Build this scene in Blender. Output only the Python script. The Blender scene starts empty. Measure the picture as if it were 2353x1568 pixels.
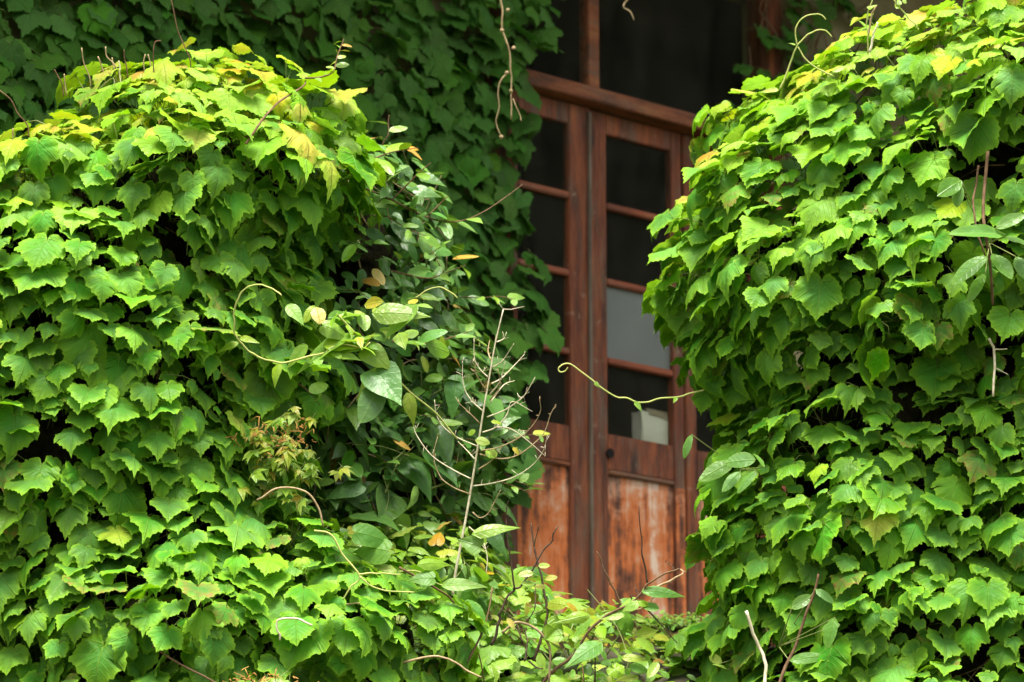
import bpy, bmesh, math, random
import numpy as np
from mathutils import Vector, Matrix

random.seed(7)
rng = np.random.default_rng(11)
scene = bpy.context.scene
col = scene.collection
R = math.radians

# ------------------------------------------------------------------ camera frame
PITCH = R(14.0)
CAM = np.array([0.0, 0.0, 1.6])
RIGHT = np.array([1.0, 0.0, 0.0])
FWD = np.array([0.0, math.cos(PITCH), math.sin(PITCH)])
UP = np.array([0.0, -math.sin(PITCH), math.cos(PITCH)])
K = 0.3 / 2353.0


def ray(px, py):
    return FWD + K * ((px - 1176.5) * RIGHT + (784.0 - py) * UP)


def at(px, py, d):
    return CAM + d * ray(px, py)


def unit(v):
    v = np.asarray(v, float)
    n = np.linalg.norm(v, axis=-1, keepdims=True)
    return v / np.maximum(n, 1e-9)


# ------------------------------------------------------------------ object helpers
def tag(o, label=None, cat=None, group=None, kind=None):
    if label: o['label'] = label
    if cat: o['category'] = cat
    if group: o['group'] = group
    if kind: o['kind'] = kind
    return o


def empty(name, loc=(0, 0, 0), rz=0.0, parent=None):
    o = bpy.data.objects.new(name, None)
    o.empty_display_size = 0.1
    o.location = tuple(float(c) for c in loc)
    o.rotation_euler = (0, 0, rz)
    col.objects.link(o)
    if parent: o.parent = parent
    return o


def link_mesh(name, me, mat, parent=None, world=True):
    """world=True: vertices are in world space although the object hangs under an Empty"""
    if mat: me.materials.append(mat)
    o = bpy.data.objects.new(name, me)
    col.objects.link(o)
    if parent:
        o.parent = parent
        if world:
            o.matrix_parent_inverse = (Matrix.Translation(parent.location) @ Matrix.Rotation(parent.rotation_euler.z, 4, 'Z')).inverted()
    return o


# ------------------------------------------------------------------ node helpers
def new_mat(name):
    m = bpy.data.materials.new(name)
    m.use_nodes = True
    nt = m.node_tree
    nt.nodes.clear()
    return m, nt


def nd(nt, typ, **kw):
    n = nt.nodes.new(typ)
    for k, v in kw.items():
        if k == 'inp':
            for kk, vv in v.items():
                if hasattr(vv, 'links') or isinstance(vv, bpy.types.NodeSocket):
                    nt.links.new(vv, n.inputs[kk])
                else:
                    n.inputs[kk].default_value = vv
        else:
            setattr(n, k, v)
    return n


def math_n(nt, op, a, b=None, c=None, clamp=False):
    n = nt.nodes.new('ShaderNodeMath')
    n.operation = op
    n.use_clamp = clamp
    for i, v in enumerate((a, b, c)):
        if v is None: continue
        if isinstance(v, bpy.types.NodeSocket): nt.links.new(v, n.inputs[i])
        else: n.inputs[i].default_value = v
    return n.outputs[0]


def mixc(nt, fac, a, b, blend='MIX'):
    n = nt.nodes.new('ShaderNodeMix')
    n.data_type = 'RGBA'
    n.blend_type = blend
    for i, v in ((0, fac), (6, a), (7, b)):
        if isinstance(v, bpy.types.NodeSocket): nt.links.new(v, n.inputs[i])
        else:
            n.inputs[i].default_value = v if not isinstance(v, tuple) else (*v, 1.0)
    return n.outputs[2]


def ramp(nt, fac, stops):
    n = nt.nodes.new('ShaderNodeValToRGB')
    el = n.color_ramp.elements
    while len(el) < len(stops): el.new(0.5)
    for e, (p, c) in zip(el, stops):
        e.position = p
        e.color = (*c, 1.0) if isinstance(c, tuple) else (c, c, c, 1.0)
    nt.links.new(fac, n.inputs[0])
    return n.outputs[0]


# ------------------------------------------------------------------ materials
def leaf_material(name, dark, mid, lime, gold, veins, rough=0.42, spec=0.45, transl=0.32, margin=0.8, vein_amt=0.5, coat=0.0):
    """leaf blade: per-leaf age (tint) and chance (rnd), margin (edge), blade coordinates (leafco)"""
    m, nt = new_mat(name)
    tint = nd(nt, 'ShaderNodeAttribute', attribute_name='tint').outputs['Fac']
    rnd = nd(nt, 'ShaderNodeAttribute', attribute_name='rnd').outputs['Fac']
    edge = nd(nt, 'ShaderNodeAttribute', attribute_name='edge').outputs['Fac']
    lc = nd(nt, 'ShaderNodeAttribute', attribute_name='leafco').outputs['Vector']
    sep = nd(nt, 'ShaderNodeSeparateXYZ', inp={0: lc})
    x, y = sep.outputs[0], sep.outputs[1]
    ax = math_n(nt, 'ABSOLUTE', x)
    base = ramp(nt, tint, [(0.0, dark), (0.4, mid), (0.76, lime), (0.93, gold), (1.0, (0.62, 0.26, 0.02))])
    geo = nd(nt, 'ShaderNodeNewGeometry')
    noise = nd(nt, 'ShaderNodeTexNoise', inp={'Vector': geo.outputs['Position'], 'Scale': 48.0, 'Detail': 4.0})
    hsv = nd(nt, 'ShaderNodeHueSaturation', inp={'Color': base})
    nt.links.new(math_n(nt, 'MULTIPLY_ADD', rnd, 0.03, 0.485), hsv.inputs['Hue'])
    nt.links.new(math_n(nt, 'MULTIPLY_ADD', math_n(nt, 'FRACT', math_n(nt, 'MULTIPLY', rnd, 7.3)), 0.5, 0.74), hsv.inputs['Value'])
    nt.links.new(math_n(nt, 'MULTIPLY_ADD', math_n(nt, 'FRACT', math_n(nt, 'MULTIPLY', rnd, 13.7)), 0.2, 0.86), hsv.inputs['Saturation'])
    c = hsv.outputs[0]
    c = mixc(nt, math_n(nt, 'MULTIPLY', math_n(nt, 'SUBTRACT', noise.outputs[0], 0.42, clamp=True), 1.2), c, mid)
    # veins: distance to the main veins that start at the stalk
    dmin = ax
    for ang in veins:
        s_, c_ = math.sin(R(ang)), math.cos(R(ang))
        d = math_n(nt, 'ABSOLUTE', math_n(nt, 'SUBTRACT', math_n(nt, 'MULTIPLY', ax, c_), math_n(nt, 'MULTIPLY', y, s_)))
        along = math_n(nt, 'ADD', math_n(nt, 'MULTIPLY', ax, s_), math_n(nt, 'MULTIPLY', y, c_))
        d = math_n(nt, 'ADD', d, math_n(nt, 'MULTIPLY', math_n(nt, 'LESS_THAN', along, 0.0), 1.0))
        dmin = math_n(nt, 'MINIMUM', dmin, d)
    # side veins: chevrons off the midrib
    chev = math_n(nt, 'PINGPONG', math_n(nt, 'SUBTRACT', y, math_n(nt, 'MULTIPLY', ax, 0.75)), 0.075)
    side = math_n(nt, 'SUBTRACT', 1.0, math_n(nt, 'DIVIDE', chev, 0.016), clamp=True)
    main = math_n(nt, 'SUBTRACT', 1.0, math_n(nt, 'DIVIDE', dmin, 0.022), clamp=True)
    v = math_n(nt, 'MAXIMUM', main, math_n(nt, 'MULTIPLY', side, 0.45))
    veinc = mixc(nt, 0.5, lime, (0.36, 0.5, 0.12))
    c = mixc(nt, math_n(nt, 'MULTIPLY', v, vein_amt), c, veinc)
    # paler margin, on some leaves dry brown
    e3 = math_n(nt, 'POWER', edge, 4.0)
    c = mixc(nt, math_n(nt, 'MULTIPLY', e3, margin), c, lime)
    dry = math_n(nt, 'MULTIPLY', math_n(nt, 'GREATER_THAN', rnd, 0.955),
                 math_n(nt, 'MULTIPLY', edge, math_n(nt, 'MULTIPLY_ADD', noise.outputs[0], 3.4, -1.35, clamp=True)))
    c = mixc(nt, dry, c, (0.34, 0.15, 0.05))
    spots = nd(nt, 'ShaderNodeTexNoise', inp={'Vector': geo.outputs['Position'], 'Scale': 95.0, 'Detail': 2.0})
    c = mixc(nt, math_n(nt, 'MULTIPLY', math_n(nt, 'MULTIPLY_ADD', spots.outputs[0], 9.0, -6.3, clamp=True), 0.6), c, (0.16, 0.12, 0.04))
    # paler underside
    c = mixc(nt, math_n(nt, 'MULTIPLY', geo.outputs['Backfacing'], 0.15), c, (0.22, 0.32, 0.12))
    bh = math_n(nt, 'SUBTRACT', math_n(nt, 'MULTIPLY', noise.outputs[0], 0.5), math_n(nt, 'MULTIPLY', v, 0.7 * vein_amt))
    bump = nd(nt, 'ShaderNodeBump', inp={'Strength': 0.7, 'Distance': 0.01, 'Height': bh})
    p = nd(nt, 'ShaderNodeBsdfPrincipled', inp={'Base Color': c, 'Roughness': rough, 'Specular IOR Level': spec, 'Normal': bump.outputs[0]})
    p.inputs['Coat Weight'].default_value = coat
    p.inputs['Coat Roughness'].default_value = 0.2
    nt.links.new(math_n(nt, 'MULTIPLY_ADD', rnd, 0.18, rough - 0.08), p.inputs['Roughness'])
    tc = mixc(nt, 0.55, c, lime)
    t = nd(nt, 'ShaderNodeBsdfTranslucent', inp={'Color': tc})
    mx = nd(nt, 'ShaderNodeMixShader', inp={0: transl, 1: p.outputs[0], 2: t.outputs[0]})
    out = nd(nt, 'ShaderNodeOutputMaterial')
    nt.links.new(mx.outputs[0], out.inputs[0])
    return m


M = {}
M['ivy'] = leaf_material('ivy_leaf', (0.020, 0.135, 0.006), (0.064, 0.275, 0.009), (0.29, 0.55, 0.010), (0.62, 0.53, 0.015), (48, 108), spec=0.12)
M['wall_ivy'] = leaf_material('ivy_leaf_shaded', (0.014, 0.085, 0.004), (0.034, 0.15, 0.006), (0.08, 0.24, 0.01), (0.2, 0.25, 0.02), (48, 108), margin=0.15, rough=0.55, spec=0.06, vein_amt=0.35)  # darker copy of the ivy leaf: wall shade put into its greens
M['evergreen'] = leaf_material('glossy_oval_leaf', (0.013, 0.07, 0.008), (0.045, 0.175, 0.014), (0.22, 0.40, 0.018), (0.6, 0.36, 0.04), (), rough=0.34, spec=0.36, transl=0.15, margin=0.12, coat=0.0, vein_amt=0.14)
M['fresh'] = leaf_material('fresh_vine_leaf', (0.035, 0.15, 0.01), (0.10, 0.30, 0.016), (0.28, 0.48, 0.016), (0.55, 0.5, 0.03), (52,), rough=0.38, transl=0.4, margin=0.25, vein_amt=0.3)


def wood_material(name, c1, c2, c3, scale=(9, 9, 1.2), rough=0.75, bump=0.3, low_wear=1.1):
    m, nt = new_mat(name)
    tc = nd(nt, 'ShaderNodeTexCoord').outputs['Object']
    mp = nd(nt, 'ShaderNodeMapping', inp={'Vector': tc, 'Scale': scale})
    n1 = nd(nt, 'ShaderNodeTexNoise', inp={'Vector': mp.outputs[0], 'Scale': 2.2, 'Detail': 6.0, 'Roughness': 0.65})
    mp2 = nd(nt, 'ShaderNodeMapping', inp={'Vector': tc, 'Scale': (scale[0] * 6, scale[1] * 6, scale[2] * 2.5)})
    n2 = nd(nt, 'ShaderNodeTexNoise', inp={'Vector': mp2.outputs[0], 'Scale': 2.0, 'Detail': 5.0, 'Roughness': 0.7})
    n3 = nd(nt, 'ShaderNodeTexNoise', inp={'Vector': tc, 'Scale': 14.0, 'Detail': 5.0, 'Roughness': 0.7})
    f = math_n(nt, 'ADD', math_n(nt, 'MULTIPLY', n1.outputs[0], 0.7), math_n(nt, 'MULTIPLY', n2.outputs[0], 0.3))
    c = ramp(nt, f, [(0.36, c1), (0.5, c2), (0.66, c3)])
    mp4 = nd(nt, 'ShaderNodeMapping', inp={'Vector': tc, 'Scale': (scale[0] * .55, scale[1] * .55, scale[2] * .9)})
    n4 = nd(nt, 'ShaderNodeTexNoise', inp={'Vector': mp4.outputs[0], 'Scale': 2.6, 'Detail': 7.0, 'Roughness': 0.72})
    zz = nd(nt, 'ShaderNodeSeparateXYZ', inp={0: tc}).outputs[2]
    low_ = math_n(nt, 'MULTIPLY', math_n(nt, 'SUBTRACT', 0.95, zz, clamp=True), low_wear)      # rain-washed foot of the door
    bare = math_n(nt, 'ADD', math_n(nt, 'MULTIPLY_ADD', n4.outputs[0], 7.0, -3.5), low_, clamp=True)
    c = mixc(nt, math_n(nt, 'MULTIPLY', bare, 0.62), c, mixc(nt, n2.outputs[0], (0.06, 0.045, 0.03), (0.2, 0.15, 0.1)))
    wear = math_n(nt, 'MULTIPLY_ADD', n3.outputs[0], 8.0, -4.9, clamp=True)
    c = mixc(nt, math_n(nt, 'MULTIPLY', wear, 0.6), c, (0.36, 0.26, 0.17))
    moss = nd(nt, 'ShaderNodeTexNoise', inp={'Vector': tc, 'Scale': 5.0, 'Detail': 8.0, 'Roughness': 0.75})
    c = mixc(nt, math_n(nt, 'MULTIPLY', math_n(nt, 'MULTIPLY_ADD', moss.outputs[0], 9.0, -5.4, clamp=True), 0.5), c, (0.06, 0.075, 0.02))
    b = nd(nt, 'ShaderNodeBump', inp={'Strength': bump, 'Distance': 0.01, 'Height': f})
    p = nd(nt, 'ShaderNodeBsdfPrincipled', inp={'Base Color': c, 'Roughness': rough, 'Specular IOR Level': 0.25, 'Normal': b.outputs[0]})
    out = nd(nt, 'ShaderNodeOutputMaterial')
    nt.links.new(p.outputs[0], out.inputs[0])
    return m


M['red_wood'] = wood_material('weathered_red_wood', (0.045, 0.024, 0.015), (0.175, 0.052, 0.022), (0.34, 0.105, 0.036), bump=0.7)
M['bar_wood'] = wood_material('red_glazing_bar_wood', (0.12, 0.04, 0.02), (0.26, 0.07, 0.03), (0.33, 0.12, 0.05), scale=(1.2, 9, 9))
M['rail_wood'] = wood_material('brown_rail_wood', (0.06, 0.03, 0.018), (0.22, 0.07, 0.028), (0.32, 0.13, 0.05), scale=(1.5, 9, 9))
M['grey_wood'] = wood_material('bare_grey_wood', (0.06, 0.045, 0.03), (0.14, 0.1, 0.065), (0.22, 0.17, 0.12))


def panel_material():
    m, nt = new_mat('peeling_orange_panel')
    tc = nd(nt, 'ShaderNodeTexCoord').outputs['Object']
    mp = nd(nt, 'ShaderNodeMapping', inp={'Vector': tc, 'Scale': (9.0, 9.0, 0.8)})
    n1 = nd(nt, 'ShaderNodeTexNoise', inp={'Vector': mp.outputs[0], 'Scale': 1.0, 'Detail': 3.0, 'Roughness': 0.5})
    mp2 = nd(nt, 'ShaderNodeMapping', inp={'Vector': tc, 'Scale': (36.0, 36.0, 4.5)})
    n2 = nd(nt, 'ShaderNodeTexNoise', inp={'Vector': mp2.outputs[0], 'Scale': 1.1, 'Detail': 5.0, 'Roughness': 0.65})
    n3 = nd(nt, 'ShaderNodeTexNoise', inp={'Vector': tc, 'Scale': 9.0, 'Detail': 6.0, 'Roughness': 0.7})
    f = math_n(nt, 'ADD', math_n(nt, 'MULTIPLY', n1.outputs[0], 0.5), math_n(nt, 'MULTIPLY', n2.outputs[0], 0.25))
    f = math_n(nt, 'ADD', f, math_n(nt, 'MULTIPLY', n3.outputs[0], 0.25))
    c = ramp(nt, f, [(0.41, (0.06, 0.03, 0.02)), (0.46, (0.21, 0.075, 0.035)), (0.505, (0.55, 0.15, 0.04)), (0.545, (0.56, 0.22, 0.095)), (0.60, (0.72, 0.54, 0.40))])
    zz = nd(nt, 'ShaderNodeSeparateXYZ', inp={0: tc}).outputs[2]
    top_ = math_n(nt, 'MULTIPLY', math_n(nt, 'SUBTRACT', 0.2, math_n(nt, 'ABSOLUTE', math_n(nt, 'SUBTRACT', zz, 0.86)), clamp=True), 5.0)   # varnish gone under the rail
    w = math_n(nt, 'MULTIPLY_ADD', n3.outputs[0], 6.0, math_n(nt, 'MULTIPLY_ADD', top_, 1.1, -3.6), clamp=True)
    c = mixc(nt, math_n(nt, 'MULTIPLY', w, 0.42), c, (0.56, 0.38, 0.26))
    b = nd(nt, 'ShaderNodeBump', inp={'Strength': 0.3, 'Distance': 0.008, 'Height': f})
    p = nd(nt, 'ShaderNodeBsdfPrincipled', inp={'Base Color': c, 'Roughness': 0.8, 'Specular IOR Level': 0.2, 'Normal': b.outputs[0]})
    out = nd(nt, 'ShaderNodeOutputMaterial')
    nt.links.new(p.outputs[0], out.inputs[0])
    return m


M['panel'] = panel_material()


def simple_noise_mat(name, stops, scale=6.0, rough=0.85, bump=0.3, dist=0.02, spec=0.2, detail=6.0):
    m, nt = new_mat(name)
    tc = nd(nt, 'ShaderNodeNewGeometry').outputs['Position']
    n1 = nd(nt, 'ShaderNodeTexNoise', inp={'Vector': tc, 'Scale': scale, 'Detail': detail, 'Roughness': 0.65})
    c = ramp(nt, n1.outputs[0], stops)
    b = nd(nt, 'ShaderNodeBump', inp={'Strength': bump, 'Distance': dist, 'Height': n1.outputs[0]})
    p = nd(nt, 'ShaderNodeBsdfPrincipled', inp={'Base Color': c, 'Roughness': rough, 'Specular IOR Level': spec, 'Normal': b.outputs[0]})
    out = nd(nt, 'ShaderNodeOutputMaterial')
    nt.links.new(p.outputs[0], out.inputs[0])
    return m


M['plaster'] = simple_noise_mat('stained_beige_plaster', [(0.3, (0.14, 0.12, 0.055)), (0.5, (0.23, 0.2, 0.095)), (0.7, (0.3, 0.265, 0.14))], 3.0)
M['room'] = simple_noise_mat('dark_room_plaster', [(0.3, (0.08, 0.08, 0.06)), (0.7, (0.12, 0.12, 0.09))], 2.0)  # unseen walls, coloured dark so the panes read dark
M['eave'] = simple_noise_mat('eave_boards', [(0.3, (0.08, 0.06, 0.045)), (0.7, (0.14, 0.11, 0.08))], 3.0)
M['core_fill'] = simple_noise_mat('dark_core', [(0.35, (0.012, 0.012, 0.006)), (0.55, (0.03, 0.026, 0.012)), (0.7, (0.05, 0.042, 0.02))], 34.0, bump=1.0, dist=0.05, spec=0.05)  # near-black: the plants' inner shade put into colour
M['ground'] = simple_noise_mat('soil', [(0.35, (0.03, 0.024, 0.014)), (0.5, (0.06, 0.05, 0.03)), (0.62, (0.05, 0.08, 0.025))], 7.0, bump=0.8)
M['moss'] = simple_noise_mat('mossy_stone', [(0.35, (0.035, 0.022, 0.01)), (0.48, (0.10, 0.06, 0.025)), (0.56, (0.12, 0.13, 0.025)), (0.68, (0.13, 0.22, 0.03))], 22.0, bump=0.9, dist=0.03)
M['petiole'] = simple_noise_mat('green_stalk', [(0.35, (0.14, 0.2, 0.05)), (0.65, (0.26, 0.27, 0.09))], 20.0, rough=0.6, bump=0.0)
M['vine_green'] = simple_noise_mat('yellow_green_vine', [(0.35, (0.34, 0.42, 0.1)), (0.65, (0.56, 0.54, 0.17))], 14.0, rough=0.55, bump=0.1, dist=0.003)
M['twig_brown'] = simple_noise_mat('brown_twig', [(0.35, (0.09, 0.05, 0.025)), (0.65, (0.21, 0.125, 0.065))], 40.0, bump=0.4, dist=0.003)
M['twig_dark'] = simple_noise_mat('dark_twig', [(0.35, (0.035, 0.024, 0.018)), (0.65, (0.12, 0.075, 0.045))], 40.0, bump=0.4, dist=0.003)
M['twig_pale'] = simple_noise_mat('bleached_twig', [(0.35, (0.5, 0.42, 0.25)), (0.65, (0.78, 0.7, 0.5))], 40.0, bump=0.4, dist=0.003)
M['twig_tan'] = simple_noise_mat('tan_twig', [(0.35, (0.26, 0.18, 0.09)), (0.65, (0.5, 0.37, 0.2))], 40.0, bump=0.4, dist=0.003)
M['rust'] = simple_noise_mat('rusty_dry_bract', [(0.35, (0.34, 0.13, 0.03)), (0.65, (0.55, 0.32, 0.09))], 60.0, bump=0.2, dist=0.003)
M['carton'] = simple_noise_mat('grimy_white_card', [(0.3, (0.6, 0.55, 0.43)), (0.5, (0.78, 0.74, 0.63)), (0.7, (0.85, 0.82, 0.72))], 9.0, bump=0.15)
M['carton_top'] = simple_noise_mat('brown_card_edge', [(0.3, (0.2, 0.16, 0.1)), (0.7, (0.34, 0.28, 0.19))], 14.0, bump=0.2)
M['hole'] = simple_noise_mat('hole_black', [(0.3, (0.006, 0.005, 0.004)), (0.7, (0.012, 0.01, 0.008))], 20.0, bump=0.1)  # near-black colour standing in for the depth of the hole


def glass_material():
    m, nt = new_mat('dusty_window_glass')
    lw = nd(nt, 'ShaderNodeLayerWeight', inp={'Blend': 0.12})
    tr = nd(nt, 'ShaderNodeBsdfTransparent', inp={'Color': (0.88, 0.9, 0.86, 1)})
    gl = nd(nt, 'ShaderNodeBsdfGlossy', inp={'Color': (0.35, 0.36, 0.33, 1), 'Roughness': 0.35})
    f = math_n(nt, 'MULTIPLY', lw.outputs['Fresnel'], 0.12)
    mx0 = nd(nt, 'ShaderNodeMixShader', inp={0: f, 1: tr.outputs[0], 2: gl.outputs[0]})
    pos = nd(nt, 'ShaderNodeNewGeometry').outputs['Position']
    mpd = nd(nt, 'ShaderNodeMapping', inp={'Vector': pos, 'Scale': (3.0, 3.0, 1.6)})
    dust = nd(nt, 'ShaderNodeTexNoise', inp={'Vector': mpd.outputs[0], 'Scale': 2.5, 'Detail': 7.0, 'Roughness': 0.7})
    df = nd(nt, 'ShaderNodeBsdfDiffuse', inp={'Color': (0.3, 0.28, 0.2, 1)})
    mx = nd(nt, 'ShaderNodeMixShader', inp={0: math_n(nt, 'MULTIPLY_ADD', dust.outputs[0], 0.09, -0.02, clamp=True), 1: mx0.outputs[0], 2: df.outputs[0]})
    out = nd(nt, 'ShaderNodeOutputMaterial')
    nt.links.new(mx.outputs[0], out.inputs[0])
    return m


M['glass'] = glass_material()
M['frosted'] = simple_noise_mat('grey_frosted_glass', [(0.3, (0.13, 0.14, 0.115)), (0.7, (0.18, 0.19, 0.16))], 1.6, rough=0.5, bump=0.0)

# ------------------------------------------------------------------ leaf blades
IVY_HALF = [(0.0, 0.0), (0.045, -0.11), (0.12, -0.21), (0.23, -0.26), (0.30, -0.225), (0.41, -0.23), (0.45, -0.15), (0.55, -0.11), (0.56, -0.02),
            (0.65, 0.05), (0.625, 0.15), (0.70, 0.24), (0.655, 0.32), (0.73, 0.42), (0.70, 0.57), (0.62, 0.55), (0.575, 0.62), (0.49, 0.61),
            (0.40, 0.66), (0.405, 0.73), (0.32, 0.76), (0.30, 0.84), (0.21, 0.87), (0.18, 0.95), (0.085, 0.99), (0.0, 1.13)]
OVAL_HALF = [(0.0, 0.0), (0.09, 0.06), (0.17, 0.18), (0.215, 0.34), (0.225, 0.5), (0.205, 0.66), (0.16, 0.8), (0.08, 0.93), (0.0, 1.0)]
HEART_HALF = [(0.0, 0.0), (0.07, -0.07), (0.18, -0.08), (0.28, 0.0), (0.33, 0.13), (0.335, 0.28), (0.29, 0.45), (0.22, 0.62), (0.13, 0.78), (0.055, 0.92), (0.0, 1.05)]
LANCE_HALF = [(0.0, 0.0), (0.10, 0.05), (0.19, 0.16), (0.235, 0.3), (0.22, 0.46), (0.175, 0.62), (0.11, 0.78), (0.05, 0.92), (0.0, 1.06)]


def template(half, seed, rings=(0.4, 0.75, 1.0), centre=(0.0, 0.3), lob=1.0, fold=0.2, droop=0.2, wave=0.04, cup=0.0, jit=0.012, ivy=False, curl=0.0):
    r = np.random.default_rng(seed)
    h = np.array(half, float)
    left = h[1:-1][::-1] * np.array([-1, 1])
    asym = r.normal(0, 0.05)
    out = np.vstack([h, left])
    out[:, 0] *= np.where(out[:, 0] > 0, 1 + asym, 1 - asym)
    out[1:] += r.normal(0, jit, out[1:].shape)
    c = np.array(centre)
    if ivy:                                   # lobe depth differs from leaf to leaf
        for sgn in (1, -1):
            d = np.hypot(out[:, 0] - sgn * 0.37, out[:, 1] - 0.65)
            w = np.exp(-(d / 0.13) ** 2)
            out += (w * (lob - 1.0) * 0.35)[:, None] * (c - out)
    n = len(out)
    vs = [np.array([[c[0], c[1]]])]
    ed = [np.zeros(1)]
    for f in rings:
        vs.append(c + f * (out - c))
        ed.append(np.full(n, f))
    v2 = np.vstack(vs)
    ed = np.concatenate(ed)
    x, y = v2[:, 0], v2[:, 1]
    th = np.arctan2(x, y - 0.2)
    rad = np.hypot(x, y - 0.2)
    ph = r.uniform(0, 6.28, 3)
    z = -fold * np.abs(x) - droop * np.clip(y, 0, None) ** 2 + cup * rad ** 2
    z += wave * ed ** 2 * (np.sin(3 * th + ph[0]) + 0.7 * np.sin(7 * th + ph[1]) + 0.45 * np.sin(15 * th + ph[2]))
    z += r.normal(0, 0.08) * x * (0.3 + y)    # twist
    z -= curl * np.clip(y - 0.55, 0, None) ** 2 * 2.0
    if ivy:                                   # blistering between the veins
        for ang in (0, 48, -48, 108, -108):
            dd = np.abs(x * math.cos(R(ang)) - y * math.sin(R(ang)))
            al = x * math.sin(R(ang)) + y * math.cos(R(ang))
            z -= np.where(al > 0, 0.035 * np.exp(-(dd / 0.06) ** 2), 0)
    faces3, faces4 = [], []
    for i in range(n):
        j = (i + 1) % n
        faces3.append((0, 1 + j, 1 + i))
        for k in range(len(rings) - 1):
            a, b = 1 + k * n, 1 + (k + 1) * n
            faces4.append((a + i, a + j, b + j, b + i))
    return dict(v=np.column_stack([x, y, z]), e=ed, f3=np.array(faces3), f4=np.array(faces4).reshape(-1, 4))


IVY_T = [template(IVY_HALF, 100 + i, ivy=True, jit=.008, lob=[0.95, 0.45, 1.2, 0.7, 0.2, 1.0, 0.6, 1.3, 0.8, 0.4, 1.1, 0.65][i],
                  fold=[.12, .28, .4, .2, -.1, .32, .18, .5, .25, .08, .38, -.16][i], droop=[.15, .3, .4, .1, .25, .5, .2, .35, .05, .28, .42, .18][i],
                  wave=[.03, .05, .035, .055, .035, .05, .04, .03, .06, .045, .05, .035][i], curl=[0, .3, .6, 0, .2, .8, .1, .4, 0, .5, .2, 0][i]) for i in range(12)]
OVAL_T = [template(OVAL_HALF, 200 + i, centre=(0, .45), rings=(0.55, 1.0), fold=-.25 + .12 * i, droop=.1 + .07 * i, wave=.012, jit=.004) for i in range(5)]
HEART_T = [template(HEART_HALF, 300 + i, centre=(0, .35), rings=(0.4, 0.75, 1.0), fold=-.3 + .16 * i, droop=.15 + .1 * i, wave=.022, jit=.006) for i in range(5)]
LANCE_T = [template(LANCE_HALF, 400 + i, centre=(0, .4), rings=(0.55, 1.0), fold=-.2 + .12 * i, droop=.15 + .1 * i, wave=.015, jit=.005) for i in range(5)]


def leaves_mesh(name, temps, base, N, T, S, tint, rnd, ti=None, wid=None):
    """one blade per row of base, joined into one foliage mesh"""
    n = len(base)
    base = np.asarray(base, float); N = unit(N); T = np.asarray(T, float)
    T = unit(T - (T * N).sum(1, keepdims=True) * N)
    B = np.cross(T, N)
    if ti is None: ti = rng.integers(0, len(temps), n)
    if wid is None: wid = np.ones(n)
    V, E, LC, TI, RN, F3, F4 = [], [], [], [], [], [], []
    off = 0
    for t, tp in enumerate(temps):
        idx = np.nonzero(ti == t)[0]
        if not len(idx): continue
        tv = tp['v']; m = len(tv)
        P = (base[idx, None, :] + S[idx, None, None] * (tv[None, :, 0, None] * wid[idx, None, None] * B[idx, None, :]
             + tv[None, :, 1, None] * T[idx, None, :] + tv[None, :, 2, None] * N[idx, None, :]))
        V.append(P.reshape(-1, 3))
        E.append(np.tile(tp['e'], len(idx)))
        LC.append(np.tile(np.column_stack([tv[:, 0], tv[:, 1], np.zeros(m)]), (len(idx), 1)))
        TI.append(np.repeat(tint[idx], m)); RN.append(np.repeat(rnd[idx], m))
        offs = off + np.arange(len(idx)) * m
        F3.append((tp['f3'][None] + offs[:, None, None]).reshape(-1, 3))
        F4.append((tp['f4'][None] + offs[:, None, None]).reshape(-1, 4))
        off += len(idx) * m
    V = np.vstack(V); F3 = np.vstack(F3); F4 = np.vstack(F4)
    me = bpy.data.meshes.new(name)
    me.vertices.add(len(V)); me.vertices.foreach_set('co', V.astype(np.float32).ravel())
    nl = F3.size + F4.size
    me.loops.add(nl); me.loops.foreach_set('vertex_index', np.concatenate([F3.ravel(), F4.ravel()]).astype(np.int32))
    me.polygons.add(len(F3) + len(F4))
    starts = np.concatenate([np.arange(len(F3)) * 3, F3.size + np.arange(len(F4)) * 4])
    me.polygons.foreach_set('loop_start', starts.astype(np.int32))
    me.update(calc_edges=True)
    me.polygons.foreach_set('use_smooth', np.ones(len(F3) + len(F4), bool))
    for nm, arr in (('tint', np.concatenate(TI)), ('rnd', np.concatenate(RN)), ('edge', np.concatenate(E))):
        a = me.attributes.new(nm, 'FLOAT', 'POINT'); a.data.foreach_set('value', arr.astype(np.float32))
    a = me.attributes.new('leafco', 'FLOAT_VECTOR', 'POINT'); a.data.foreach_set('vector', np.vstack(LC).astype(np.float32).ravel())
    me.validate()
    return me


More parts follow.
